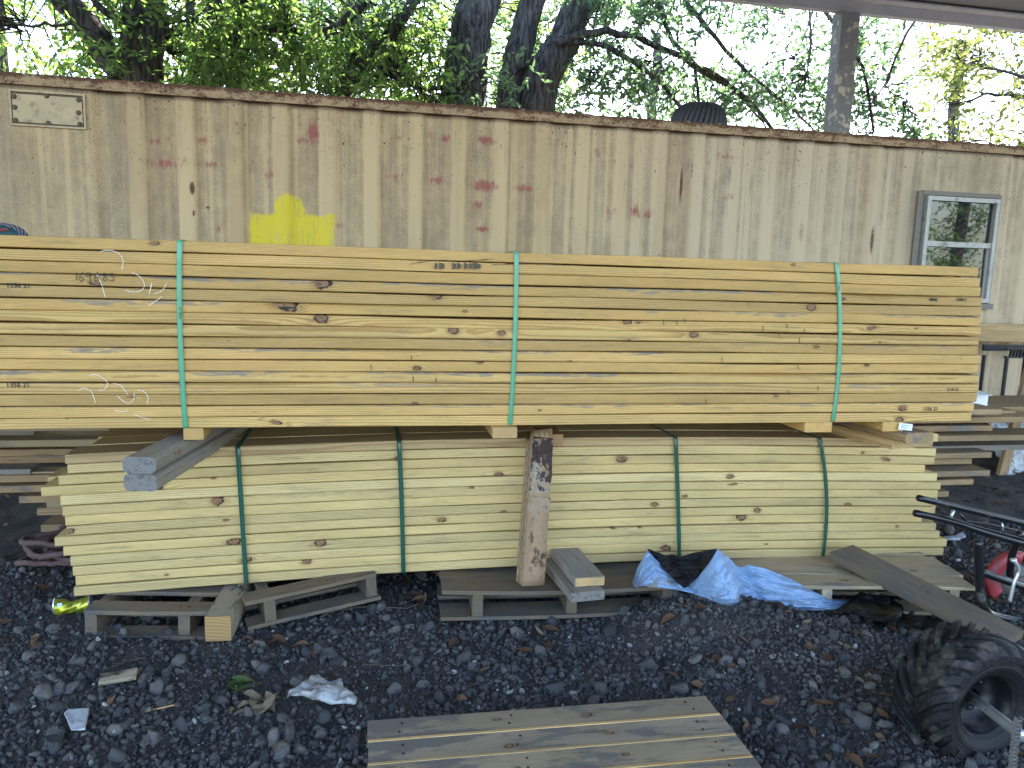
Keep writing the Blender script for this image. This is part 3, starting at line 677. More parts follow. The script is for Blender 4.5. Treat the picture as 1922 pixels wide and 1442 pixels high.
limb(tA, [(1285, 0), (1330, 55), (1395, 130), (1480, 200), (1530, 250)], 9.0, .035, .012, seed=8, n=14)
limb(tA, [(1300, 118), (1345, 140), (1400, 190), (1440, 245)], 9.0, .03, .012, seed=9)
limb(tA, [(740, 150), (800, 165), (860, 160)], 9.2, .02, .035, seed=10)
limb(tA, [(1518, 5), (1522, 80), (1512, 150), (1505, 190)], 8.9, .016, .009, seed=11)
limb(tA, [(1535, 5), (1575, 55), (1620, 130), (1640, 250)], 9.0, .028, .018, seed=12)
limb(tA, [(1728, 20), (1690, 85), (1665, 150), (1632, 200)], 8.8, .022, .008, seed=13)
limb(tA, [(1737, 138), (1700, 155), (1660, 165)], 8.8, .008, .012, seed=14, a=.01)
limb(tA, [(1660, 160), (1705, 200)], 8.8, .010, .004, seed=15, a=.01)
for k in range(10):
    x_ = 1120+k*52; limb(tA, [(x_, -10), (x_+random.uniform(-20, 30), 60), (x_+random.uniform(-30, 40), random.uniform(120, 200))], 9.3+.1*(k % 4), .012, .005, seed=40+k, a=.02)
hx = lambda x_, y_, rx, ry: (at(x_, y_, 9.3)[0], at(x_, y_, 9.3)[2], rx/150., ry/150.)
H1 = [hx(1470, 75, 42, 42), hx(1740, 190, 80, 80), hx(1600, 250, 40, 22), hx(1220, 200, 35, 30), hx(1480, 185, 25, 20), hx(1720, 100, 35, 40), hx(1150, 30, 30, 26), hx(1640, 75, 20, 40), hx(1390, 230, 30, 18), hx(1290, 150, 22, 16)]
x_a, x_b = at(1060, 100, 9.3)[0], at(1750, 100, 9.3)[0]
C = scatter(800, x_a, x_b, 3.0, 5.2, 8.7, 10.6, 21, H1, clump(3, 1.5, .34))
C += scatter(250, -1.0, x_a, 2.7, 5.0, 9.9, 11.2, 22, [], clump(4, 1.3, .30)) + scatter(36, .9, x_a, 2.7, 3.7, 8.5, 9.4, 25, [], clump(5, 1.6, .40)) + scatter(120, -1.0, .7, 2.7, 5, 8.5, 10, 26, [], clump(4, 1.3, .3))
C += scatter(300, -2.5, 7, 5.2, 8.5, 8, 12.5, 23)
crown(tA, C, 14, .104, L_BL, 24, asp=.42)
# left tree
tB = empty('leafy_tree', (-2.5, 9.2, 0), 'tree with a thick mottled trunk and a dark limb leaning left, at the left', 'tree')
trunk(tB, (-2.55, 9.2, 0), [(268, 160), (272, 0)], 9.2, .235, .18, 31)
limb(tB, [(235, 150), (190, 85), (110, -15)], 9.15, .16, .12, seed=32)
limb(tB, [(180, 60), (140, 10), (130, -30)], 9.1, .05, .04, seed=33)
limb(tB, [(250, 60), (210, 30), (150, -20)], 9.0, .05, .035, seed=34)
limb(tB, [(325, 100), (305, 40), (295, -15)], 9.3, .05, .04, seed=35)
limb(tB, [(20, 45), (80, 48), (140, 42)], 9.3, .014, .02, seed=36, a=.015)
C = scatter(330, -5.2, -1.2, 2.7, 5.1, 8.3, 10.4, 37, [hx(85, 30, 40, 50), hx(75, 75, 25, 25)], clump(8, 1.2, .33)) + scatter(160, -6.5, -1, 5.1, 8, 8, 11.5, 38)
crown(tB, C, 14, .10, L_DK, 39, asp=.40)
# tree left of centre with the brown forked branch
tC = empty('leafy_tree', (.1, 9.0, 0), 'dense green tree with a bare brown branch rising rightwards, left of three dark stems', 'tree')
trunk(tC, (-.15, 9.2, 0), [(640, 195), (660, 140)], 9.2, .075, .06, 41, top=.2)
limb(tC, [(645, 180), (690, 112), (735, 60), (790, -15)], 9.0, .07, .06, seed=42)
limb(tC, [(600, 72), (640, 45), (690, 5)], 9.1, .055, .06, seed=43)
limb(tC, [(400, 80), (450, 70), (510, 55), (570, 62)], 9.1, .06, .035, seed=44)
limb(tC, [(512, 0), (530, 40), (545, 60)], 9.0, .02, .012, seed=45, a=.02)
limb(tC, [(725, 120), (770, 160), (840, 200)], 8.9, .022, .012, seed=46, a=.02)
limb(tC, [(470, -10), (455, 30), (440, 70)], 9.1, .06, .05, seed=47)
C = scatter(430, -1.9, .85, 2.7, 5.1, 8.2, 9.8, 48, [], clump(12, 1.6, .30)) + scatter(140, -2.5, 2, 5.1, 8, 8, 11, 49)
crown(tC, C, 15, .112, L_DK, 50, asp=.42)
# thin stems
tD = empty('leafy_tree', (-1.7, 10.6, 0), 'slim pale stemmed sapling just right of the thick mottled trunk', 'tree')
trunk(tD, (-2.0, 10.6, 0), [(362, 110), (357, 0)], 10.6, .06, .05, 51)
crown(tD, scatter(90, -2.6, -.6, 2.8, 5.6, 10.2, 11.2, 52), 12, .10, L_YL, 53)
tE = empty('leafy_tree', (-1.4, 10.2, 0), 'tree with a straight shaded trunk half hidden in leaves, right of the sapling', 'tree')
trunk(tE, (-1.55, 10.2, 0), [(400, 150), (402, 0)], 10.2, .12, .10, 54)
crown(tE, scatter(90, -2.4, .6, 2.8, 5.6, 10.0, 11, 55), 12, .11, L_DK, 56)
# right, yellowing
tF = empty('leafy_tree', (9.6, 9.8, 0), 'yellowing tree at the far right beyond the container', 'tree')
trunk(tF, (10.0, 9.8, 0), [(2010, 250), (2005, 60)], 9.8, .16, .12, 61)
limb(tF, [(2010, 200), (1922, 182), (1880, 178), (1820, 190), (1765, 195)], 9.7, .04, .008, seed=62, n=12, a=.02)
limb(tF, [(2000, 180), (1922, 150), (1850, 125), (1810, 115)], 9.7, .035, .006, seed=63, a=.02)
limb(tF, [(1905, 280), (1820, 262), (1775, 270), (1745, 250)], 9.5, .012, .005, seed=64, a=.02)
limb(tF, [(1800, 268), (1770, 235), (1760, 215)], 9.5, .007, .003, seed=65, a=.01)
C = scatter(250, at(1840, 100, 9.7)[0], 11.5, 2.9, 5.6, 9.1, 11.2, 66, [], clump(15, 1.5, .3))
C += scatter(46, at(1780, 100, 9.7)[0], at(1860, 100, 9.7)[0], 3.5, 4.9, 9.3, 10.5, 67)
crown(tF, C, 12, .105, L_YL, 68, asp=.44)
# farther trees, seen through the gaps
far_spec = [(-6.5, 15.5, 'sunlit pale green tree far behind the left limb', 520, L_FAR), (-2.2, 16.5, 'bright yellow green tree far behind the thick mottled trunk', 640, L_FAR), (2.0, 17, 'light green tree far behind the three dark stems', 420, L_FAR), (6.6, 18, 'low hazy green tree far behind the turbine vent', 60, L_BL), (13.5, 16.5, 'bushy sunlit tree far behind the yellowing tree', 150, L_YL)]
for i, (fx, fy, lab, nn_, lm) in enumerate(far_spec):
    t_ = empty('background_tree', (fx, fy, 0), lab, 'tree', 'far trees beyond the container')
    b = MB(); P = wig([(fx, fy, 0), (fx+.2, fy, 3), (fx+.1, fy, 7)], 10, .05, 70+i); b.tube(P, np.linspace(.2, .1, 10), 8); rel(b.build('trunk', M_BARK, t_, smooth=True), t_)
    top_ = 5.3 if i == 3 else 8.5
    C = scatter(nn_, fx-2.6, fx+2.6, 3.0, top_, fy-1.2, fy+1.2, 80+i, [], clump(20+i, .9, .33 if i > 2 else .12))
    crown(t_, C, 12, .19, lm, 90+i, spread=.4, asp=.42, twig=False)

tM = empty('leafy_tree', (16.5, -8, 0), 'tree across the yard, seen only mirrored in the container window', 'tree')
b = MB(); b.tube(wig([(17.2, -8, 0), (17.1, -8, 2.5), (17.3, -8, 7)], 10, .03, 4), np.linspace(.2, .13, 10), 10); rel(b.build('trunk', M_BARK, tM, smooth=True), tM)
crown(tM, scatter(480, 13, 20, 2.0, 7.5, -9, -7, 97, [], clump(33, 1.0, .22)), 12, .16, L_DK, 98, twig=False)
# ------------------------------------------------------------------ lumber bundles
def sinbow(seed, a, L):
    r = np.random.default_rng(seed); p = r.uniform(0, 6.28, 3); q = r.uniform(.6, 2.6, 3)
    return lambda x: a*(math.sin(x*q[0]*2.1+p[0])*.6+math.sin(x*q[1]*1.1+p[1])*.5+math.sin(x*q[2]*4+p[2])*.22)
def text_mesh(txt, size, mat, parent, loc, name, jitter=0.0, thick=.0, shear=0.0):
    cu = bpy.data.curves.new('t', 'FONT'); cu.body = txt; cu.size = size; cu.offset = thick; cu.shear = shear; cu.resolution_u = 2
    to = bpy.data.objects.new('t', cu); COL.objects.link(to); dg = bpy.context.evaluated_depsgraph_get()
    me = bpy.data.meshes.new_from_object(to.evaluated_get(dg)); bpy.data.objects.remove(to); bpy.data.curves.remove(cu)
    o = finish(me, name, mat, parent, loc, (math.pi/2, 0, 0)); return o
def strokes(lines, width, mat, parent, name, seed=0):
    """thin ribbons just proud of the face; points already local (x, y, z)"""
    V = []; Q = []
    for ln in lines:
        P = wig(ln, max(8, len(ln)*5), 0.0, seed) if len(ln) > 2 else np.array(ln, float); b0 = len(V)
        for i, p in enumerate(P):
            t = P[min(i+1, len(P)-1)]-P[max(i-1, 0)]; nrm = np.array([-t[2], 0, t[0]]); nrm /= np.linalg.norm(nrm)+1e-9
            ww = width*(.6+.4*math.sin(i*2.3+1)); V += [p+nrm*ww/2, p-nrm*ww/2]
        for i in range(len(P)-1): Q.append((b0+2*i, b0+2*i+1, b0+2*i+3, b0+2*i+2))
    return finish(mesh_np(name, np.array(V), np.array(Q)), name, mat, parent)
M_INK = plain('black_ink', c4(.035, .03, .025), .8, var=.3)
M_PENC = plain('dark_marker', c4(.06, .05, .04), .8, var=.2)
M_CHALK = plain('white_crayon', c4(.82, .78, .66), .8, var=.1)
M_SMUDGE = plain('smudged_ink', c4(.10, .075, .045), .85, var=.4)
def strapmat(name, c, rough):
    g = G(name); n = g.noise(g.vm('MULTIPLY', g.obj(), (30, 30, 6)), 1.0, 3); g.bump(g.noise(g.vm('MULTIPLY', g.obj(), (8, 8, 14)), 1.0, 2), .25, .01)
    f = g.m('MULTIPLY_ADD', n, .4, .8); return g.done(g.mix(1.0, c, g.comb(f, f, f), 'MULTIPLY'), rough, 0, .6)
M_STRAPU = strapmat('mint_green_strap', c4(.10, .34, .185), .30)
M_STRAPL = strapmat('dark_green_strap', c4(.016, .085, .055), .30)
def strap(par, mat, path, width, xs_, name='strap'):
    """band around the pack: path of (y,z), x given per point"""
    V = []; Q = []; n = len(path); th = .0012
    for i, (y, z) in enumerate(path):
        p0 = np.array(path[(i-1) % n]); p1 = np.array(path[(i+1) % n]); t = p1-p0; nn_ = np.array([t[1], -t[0]]); nn_ /= np.linalg.norm(nn_)+1e-9
        for s_ in (-1, 1):
            V.append((xs_[i]+s_*width/2, y+nn_[0]*th*.2, z+nn_[1]*th*.2))
        for s_ in (1, -1):
            V.append((xs_[i]+s_*width/2, y+nn_[0]*th, z+nn_[1]*th))
    for i in range(n):
        j = (i+1) % n
        for k in range(4):
            k2 = (k+1) % 4; Q.append((i*4+k, i*4+k2, j*4+k2, j*4+k))
    return finish(mesh_np(name, np.array(V), np.array(Q)), name, mat, par)
def strap_path(yf, yb, zb, zt, r=.012):
    P = []
    for z in np.linspace(zb+r, zt-r, 14): P.append((yf, z))
    P += [(yf+r*.3, zt-r*.3), (yf+r, zt), ((yf+yb)/2, zt), (yb-r, zt), (yb, zt-r), (yb, (zb+zt)/2), (yb, zb+r), (yb-r, zb), ((yf+yb)/2, zb), (yf+r, zb), (yf+r*.3, zb+r*.3)]
    return P
# ---- upper bundle : 16 courses
UY, UZ, PIT, UL = 2.624, .783, .0383, 4.88
UX = at(1840, 640, UY)[0]-UL
up = empty('lumber_bundle', (UX+UL/2, UY+.5, UZ), 'upper bundle of tan boards, sixteen courses high, bound by three mint green straps', 'lumber')
ofs = np.array([UX+UL/2, UY+.5, UZ]); lo = lambda p: (p[0]-ofs[0], p[1]-ofs[1], p[2]-ofs[2])
uk = [(612, 532, 1.5), (543, 573, 1.5), (602, 598, 1.3), (825, 554, 1.2), (878, 585, .45), (1178, 604, 1.0), (1198, 606, .6), (945, 626, .8), (855, 622, .9), (1305, 629, .9), (1527, 577, 1.2), (1635, 617, .9), (1720, 617, .45), (1534, 651, .75), (1655, 643, .45), (1624, 686, .6), (896, 679, .5), (1065, 678, .3), (518, 793, 1.1), (1690, 767, 1.3), (1688, 787, 1.1), (186, 533, .8), (778, 691, .7), (771, 758, .6), (124, 785, .35), (1588, 562, .7), (238, 745, .6), (1450, 742, .6), (320, 458, 1.0), (1185, 640, .3), (1010, 770, .4), (1510, 497, .5), (430, 640, .3)]
kn = {i: [] for i in range(16)}
for (x_, y_, s_) in uk:
    p = at(x_, y_, UY); i = int((p[2]-UZ)/PIT)
    if 0 <= i < 16: kn[i].append((p[0]-UX, min(max(p[2]-UZ-i*PIT, .003), .035), .018*s_*(.75+.5*((x_*7.3) % 1))))
endpx = [1839, 1840, 1841, 1841, 1842, 1838, 1841, 1840, 1840, 1840, 1837, 1835, 1836, 1832, 1831, 1822]
rows_u = []
BW = .184
def midmesh(L, H, seed): return board_mesh('board', L, BW-.003, H, seed=seed, step=.8)
wanes = {12: 1, 4: 1, 6: .9, 10: .8, 3: .6, 1: .7, 7: .5}
for i in range(16):
    k = 15-i
    xe = at(endpx[k], 500+19*k, UY)[0]; x0 = xe-UL+random.uniform(-.01, .01)
    bo = sinbow(100+i, .0016, UL); tb_ = sinbow(500+i, .0022, UL); tp_ = (lambda x, f=tb_: max(0.0, f(x)+.0006))
    o = board('board', UL, BW-.003, PIT-.0014-random.uniform(0, .0012), W_UP, up, lo((x0, UY+random.uniform(-.002, .0035), UZ+i*PIT)), knots=kn[i], seed=(i*.3719+.13) % 1, bow=bo, top=tp_, step=.06, wane=wanes.get(i, 0), r=.0045)
    rows_u.append((o, x0))
sm = [midmesh(UL, PIT-.001, .2), midmesh(UL, PIT-.001, .64)]
for i in range(16):
    for j in range(1, 6):
        if len(rows_u) and i*5+j > 83: break
        finish_o = bpy.data.objects.new('board', sm[(i+j) % 2]); COL.objects.link(finish_o); finish_o.parent = up
        if not sm[(i+j) % 2].materials: sm[(i+j) % 2].materials.append(W_UP)
        finish_o.location = lo((UX+random.uniform(-.012, .012), UY+j*BW, UZ+i*PIT))
for (xt, xb_, xm_) in (((338, 455), (349, 806), (339, 640)), ((969, 476), (957, 800), (966, 640)), ((1569, 494), (1562, 795), (1576, 640))):
    pt = strap_path(UY-.0045, UY+6*BW, UZ-.001, UZ+16*PIT+.001)
    A = at(xt[0], xt[1], UY)[0]; Bx = at(xb_[0], xb_[1], UY)[0]; Mx = at(xm_[0], xm_[1], UY)[0]
    X_ = []
    for (y, z) in pt:
        t = (z-UZ)/(16*PIT); t = min(max(t, 0), 1); q = 2*(t-.5)
        X_.append(Bx*(q*(q-1)/2)+Mx*(1-q*q)+A*(q*(q+1)/2) if y < UY+.05 else A*.5+Bx*.5)
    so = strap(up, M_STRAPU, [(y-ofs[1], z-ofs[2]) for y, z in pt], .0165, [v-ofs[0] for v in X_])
    if xt[0] != 969:
        p = at(339 if xt[0] == 338 else 1573, 590 if xt[0] == 338 else 540, UY); t_ = text_mesh('MAR 22', .011, M_INK, so, (p[0]-ofs[0]+.004, UY-.0065-ofs[1], p[2]-ofs[2]-.014), 'printed_mark')
        t_.rotation_euler = (math.pi/2, -math.pi/2, 0)
# stickers under the straps of the upper bundle
for (xa_, xb_, yy_) in ((336, 386, 806), (918, 974, 806), (1510, 1570, 800), (1657, 1704, 798)):
    pa, pb = at(xa_, yy_, UY-.01), at(xb_, yy_, UY-.01)
    o = plank('sticker', ((pa[0]+pb[0])/2, UY+.004 if xa_ != 918 else UY-.03, UZ-.0395), ((pa[0]+pb[0])/2, UY+1.1, UZ-.0395), pb[0]-pa[0]-.02, .0385, W_UP if xa_ != 918 else W_END, up, seed=random.random())
    if xa_ == 1657:
        tg = MB(); R = Matrix.Rotation(.10, 3, 'Y'); tg.box((pb[0]-.005-ofs[0], UY-.004-ofs[1], UZ-.020-ofs[2]), (.062, .0012, .026), R)
        M_TAG = plain('white_label', c4(.80, .80, .78), .5, var=.05); tgo = tg.build('paper_label', M_TAG, o.parent)
        for q_ in range(3): strokes([[(pb[0]-.026-ofs[0], UY-.0052-ofs[1], UZ-.012-.006*q_-ofs[2]), (pb[0]+.016-.006*q_-ofs[0], UY-.0052-ofs[1], UZ-.0165-.006*q_-ofs[2])]], .0022, M_PENC, tgo, 'printed_line')
# writing on the upper bundle
def ubd(y_px, x_px):
    p = at(x_px, y_px, UY); return rows_u[min(max(int((p[2]-UZ)/PIT), 0), 15)][0]
def on(x_, y_, par, off=.0016, wide=False):
    p = at(x_, y_, UY-.003); L_ = par.location; return (p[0]-ofs[0]-L_[0], (UY-.0021-off-ofs[1]-L_[1]) if wide else -off, p[2]-ofs[2]-L_[2])
def stamp(txt, x_, y_, h_px, mat=M_INK, name='stamp', **kw):
    par = ubd(y_-h_px/2, x_); text_mesh(txt, h_px/527*1.38, mat, par, on(x_, y_, par), name, **kw)
stamp('1356 21', 11, 540, 8, thick=.0004); stamp('1356 21', 11, 727, 8, thick=.0004); stamp('1356 21', 1732, 771, 8, thick=.0004)
stamp('IIIIIIIII', 1745, 565, 6, thick=.0005); stamp('150012', 1795, 565, 6, thick=.0005); stamp('15 00 02', 1777, 734, 6, thick=.0003); stamp('I', 1805, 675, 6)
def stroke_px(lines, w_, mat, name, off=.0016):
    par = ubd(*lines[0][0][::-1]); strokes([[on(x_, y_, par, off, True) for x_, y_ in l] for l in lines], w_, mat, par, name)
hw = [[(144, 512), (144, 527)], [(156, 510), (150, 520), (151, 527), (156, 526), (156, 521), (151, 521)], [(170, 514), (165, 512), (162, 517), (167, 520), (171, 513), (169, 528)], [(184, 510), (179, 518), (178, 526), (183, 527), (185, 521), (179, 521)], [(189, 522), (190, 523)], [(200, 514), (195, 513), (194, 517), (200, 521), (199, 527), (194, 526), (196, 520), (200, 514)], [(206, 514), (212, 513), (209, 519), (214, 521), (212, 527), (206, 526)]]
stroke_px(hw, .0036, M_INK, 'handwriting', .0022)
ch1 = [[(188, 474), (197, 470), (212, 471), (225, 478), (231, 490), (229, 506)], [(247, 512), (258, 516), (268, 526), (271, 538), (262, 547), (248, 548), (235, 545)], [(182, 516), (189, 530), (194, 545), (198, 559)], [(285, 532), (280, 552)], [(313, 531), (305, 545), (290, 552)], [(304, 557), (290, 567), (278, 574)]]
ch2 = [[(168, 705), (180, 703), (190, 708), (200, 716), (202, 724), (195, 731), (185, 733)], [(146, 733), (158, 729), (170, 734), (176, 745), (179, 757)], [(212, 720), (225, 723), (234, 732), (241, 743)], [(220, 743), (230, 752), (240, 757), (250, 752), (252, 738)], [(258, 733), (270, 735), (278, 746), (276, 758)], [(215, 770), (230, 773), (240, 769)], [(250, 778), (268, 784), (280, 788)]]
stroke_px(ch1, .0028, M_CHALK, 'chalk_mark'); stroke_px(ch2, .0026, M_CHALK, 'chalk_mark')
sm_ = []
for (xa_, xb_) in ((816, 821), (824, 834), (849, 856), (858, 865), (871, 878), (881, 886), (888, 902)):
    stroke_px([[(xa_, 499.3), (xb_, 499.6)]], .026, M_SMUDGE, 'grade_stamp')
stroke_px([[(770, 496), (815, 489), (870, 490), (925, 486)]], .003, M_INK, 'scratch', .001); stroke_px([[(925, 497), (1000, 495), (1060, 498)]], .003, M_INK, 'scratch', .001)
for (x_, y_) in ((1245, 606), (1270, 606), (1285, 603), (1432, 618), (1462, 630), (1477, 613), (1500, 640), (1510, 622), (1355, 676), (1535, 730), (1498, 690), (1480, 738), (1325, 755), (772, 673), (696, 690), (775, 712), (818, 714), (1405, 570)):
    stroke_px([[(x_, y_-5), (x_+1, y_+4)]], .004, M_SMUDGE, 'smudge', .001)

# ---- lower bundle : 14 courses, bowed
LYF, LZ, LL, LBW = 2.90, .140, 3.63, .14
LXC = .76
arch = lambda X: -.036*((X-.78)/1.8)**2
lb = empty('lumber_bundle', (LXC, LYF+.45, LZ), 'lower bundle of pale bowed boards with uneven ends and four dark green straps', 'lumber')
ofl = np.array([LXC, LYF+.45, LZ]); ll = lambda p: (p[0]-ofl[0], p[1]-ofl[1], p[2]-ofl[2])
lk = [(1165, 862, 1.0), (1370, 895, 1.1), (885, 915, .8), (935, 893, .8), (1285, 932, .9), (1228, 947, .9), (1392, 972, 1.2), (1422, 959, 1.2), (828, 977, 1.2), (285, 912, 1.9), (437, 1018, 1.3), (575, 1055, 1.1), (1440, 1022, .7), (1662, 862, 1.1), (1683, 988, .5), (1250, 1030, 1.6), (1592, 950, .9), (600, 1019, 1.2), (462, 1052, .9), (424, 977, .6), (130, 998, .8), (400, 897, .6), (945, 962, .7), (1150, 990, .4), (1200, 990, .4), (1620, 850, .5), (410, 940, 1.0), (1375, 908, .7), (745, 862, .5), (312, 1080, .3), (1100, 1075, .4)]
lend = [122, 125, 110, 76, 113, 118, 122, 124, 101, 117, 132, 136, 141, 139]
rend = [1750, 1758, 1754, 1736, 1758, 1764, 1760, 1760, 1750, 1732, 1755, 1764, 1777, 1769]
ktab = {i: [] for i in range(14)}; L0 = []
for i in range(14):
    k = 13-i; zc = LZ+i*PIT+.02
    yl = 855+19.3*k; yr = 836+15.8*k
    L0.append((at(lend[k], yl, LYF)[0], at(rend[k], yr, LYF)[0]))
for (x_, y_, s_) in lk:
    p = at(x_, y_, LYF); i = int((p[2]-LZ-arch(p[0]))/PIT)
    if 0 <= i < 14: ktab[i].append((p[0]-L0[i][0], min(max(p[2]-arch(p[0])-LZ-i*PIT, .003), .035), .0175*s_*(.7+.6*((x_*.173) % 1))))
for i in range(14):
    xa_, xb_ = L0[i]; bo = sinbow(200+i, .0008, LL); wp = sinbow(260+i, .0025, LL); tb_ = sinbow(700+i, .0016, LL); tp_ = (lambda x, f=tb_: max(0.0, f(x)+.0004))
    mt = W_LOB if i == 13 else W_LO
    board('board', xb_-xa_, LBW-.003, PIT-.0012-random.uniform(0, .0012), mt, lb, ll((xa_, LYF+random.uniform(-.005, .006), LZ+i*PIT)), knots=ktab[i], seed=(i*.6180+.37) % 1, bow=(lambda x, a=xa_, f=bo: arch(a+x)+f(x)), warp=wp, top=tp_, step=.06, r=.0045, wane=.35 if i in (2, 8) else 0)
for j in range(1, 6):
    for i in range(14):
        if j == 5 and i < 4: continue
        xa_ = L0[i][0]+random.uniform(-.05, .09); ln = LL+random.uniform(-.04, .03)
        board('board', ln, LBW-.004, PIT-.001, W_LO, lb, ll((xa_, LYF+j*LBW, LZ+i*PIT)), seed=random.random(), bow=(lambda x, a=xa_: arch(a+x)), step=.4)
for (xt, xb_, xm_) in (((447, 838), (463, 1090), (455, 960)), ((749, 824), (757, 1072), (754, 950)), ((1266, 818), (1273, 1052), (1271, 930)), ((1536, 820), (1541, 1047), (1549, 930))):
    A = at(xt[0], xt[1], LYF)[0]; Bx = at(xb_[0], xb_[1], LYF)[0]; Mx = at(xm_[0], xm_[1], LYF)[0]; az = arch(Mx)
    pt = strap_path(LYF-.0125, LYF+6*LBW, LZ-.001+az, LZ+14*PIT+.001+az)
    X_ = []
    for (y, z) in pt:
        t = (z-LZ-az)/(14*PIT); t = min(max(t, 0), 1); q = 2*(t-.5)
        X_.append(Bx*(q*(q-1)/2)+Mx*(1-q*q)+A*(q*(q+1)/2) if y < LYF+.05 else A)
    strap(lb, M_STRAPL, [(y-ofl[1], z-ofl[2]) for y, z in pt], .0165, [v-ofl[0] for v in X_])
# ---- bearers between the bundles
def bearer(a, b, D, H, mat, label, cat='timber', name='timber', roll=0, **kw):
    o = plank(name, a, b, D, H, mat, roll=roll, **kw); return tag(o, label, cat)
ztop = UZ-.0400
a0 = np.array([-.672, 2.40, 0]); dr = np.array([.17, 1, 0])
bearer(a0+[0, 0, ztop-.052], a0+dr*1.3+[0, 0, ztop-.052], .10, .0515, W_GY, 'weathered grey timber jutting toward the viewer at left, the upper one of its pair', seed=.31, r=.016, step=.15, knots=[(.16, .030, .022)])
bearer(a0+[.004, -.01, ztop-.104], a0+dr*1.3+[.004, 0, ztop-.104], .10, .0515, W_GY, 'weathered grey timber jutting toward the viewer at left, the lower one of its pair', seed=.77, r=.014, step=.15)
a1 = np.array([2.165, 2.70, ztop-.087]); bearer(a1, a1+[-.27, 1.2, 0], .142, .043, W_END, 'brown board end under the upper bundle at right, the lower one of its pair', 'board', 'board', seed=.12, r=.004)
a2 = np.array([2.15, 2.60, ztop-.043]); bearer(a2, a2+[-.17, 1.25, 0], .142, .043, W_BR, 'brown board end with rounded corners under the upper bundle at right, lying on another', 'board', 'board', seed=.55, r=.014)
# plywood shim pile at the middle
M_PLY = W_BR
t_ = empty('plywood_shims', (.70, 2.70, .69), 'small pile of torn plywood shims wedged under the middle of the upper bundle', 'shims')
for k in range(6):
    p = at(1010, 808, 2.66); o = board('shim', .085+random.uniform(-.012, .012), .25, .0085, W_BR, None, (p[0]-.04+random.uniform(-.01, .01), 2.67+random.uniform(-.008, .01), UZ-.068+k*.0096), (0, 0, random.uniform(-.05, .05)), seed=random.random(), r=.001)
    rel(o, t_); o.parent = t_
b = MB(); b.box((.70, 2.86, UZ-.094), (.09, .14, .045)); rel(b.build('shim_block', W_BR, t_), t_)
# leaning plywood strips in front
b0 = at(1001, 1100, 2.70); tp = at(1020, 822, 2.76); b0[2] = .142
ps = empty('plywood_strips', tuple(b0), 'upright bunch of plywood strips with a worn brown face standing against the pale bundle', 'plywood')
g = G('peeling_brown_veneer'); o = g.obj(); n = g.noise(g.vm('MULTIPLY', o, (30, 30, 22)), 1.0, 6, .7); n2 = g.noise(g.vm('MULTIPLY', o, (6, 6, 5)), 1.0, 3)
col = g.mix(n, c4(.29, .18, .10), c4(.37, .25, .155)); k = g.ss(g.m('ADD', n, g.m('MULTIPLY', n2, .6)), .78, .92)
col = g.mix(k, col, c4(.085, .05, .037)); tz = g.ss(g.sep(o)[2], .38, .50)
col = g.mix(g.m('MULTIPLY', tz, g.ss(g.m('ADD', n, g.m('MULTIPLY', n2, .3)), .60, .70)), col, c4(.38, .315, .235)); col = g.mix(g.m('MULTIPLY', tz, g.ss(g.m('ADD', g.m('MULTIPLY', n2, .8), g.m('MULTIPLY', n, .9)), .86, .93)), col, c4(.06, .037, .032))
g.bump(g.m('ADD', n, g.m('MULTIPLY', k, -.6)), .5, .004); M_VEN = g.done(col, .8, 0, .15)
ax = np.array(tp)-np.array(b0); Ls = float(np.linalg.norm(ax)); ex = Vector(ax/Ls)
for k in range(5):
    wv = .088-.001*k; yo = .011*k
    L_ = Ls-.004*k+(.03 if k in (1, 2) else 0)
    V = []; n_ = 18; r = np.random.default_rng(k+5)
    for i in range(n_):
        t = i/(n_-1); p = np.array(b0)+np.array(ex)*t*L_; hwid = wv*.5*(1-.10*t)+(r.normal()*.0008)
        sh = -.004*k
        for (sx, sy) in ((-1, 0), (1, 0), (1, 1), (-1, 1)): V.append((p[0]+sx*hwid+sh, p[1]+yo+sy*.0098, p[2]+(r.normal()*.006 if i == n_-1 else 0)))
    Q = [(i*4+j, i*4+(j+1) % 4, i*4+4+(j+1) % 4, i*4+4+j) for i in range(n_-1) for j in range(4)]+[(3, 2, 1, 0), tuple((n_-1)*4+j for j in range(4))]
    me = mesh_np('strip', V, np.array(Q)); W_ = np.array(V); put(me, 'w', np.stack([W_[:, 2], W_[:, 1], W_[:, 0]], 1)); put(me, 'k', np.tile([10, 0, .01], (len(V), 1))); put(me, 'rnd', np.full(len(V), .17*k+.1))
    o = finish(me, 'strip', M_VEN if k == 0 else W_BR, ps)
    rel(o, ps); me.transform(Matrix.Identity(4))
# peeled tabs on the face strip
b = MB()
for t, wdt, hh, dx in ((.55, .076, .06, .004), (.70, .074, .085, .003), (.86, .06, .05, .008)):
    p = np.array(b0)+np.array(ex)*t*Ls; b.box((p[0]+dx, p[1]-.003, p[2]), (wdt, .0045, hh), Matrix.Rotation(.09, 3, 'Y') @ Matrix.Rotation(.05, 3, 'X'))
rel(b.build('peeled_layer', M_VEN, ps), ps)

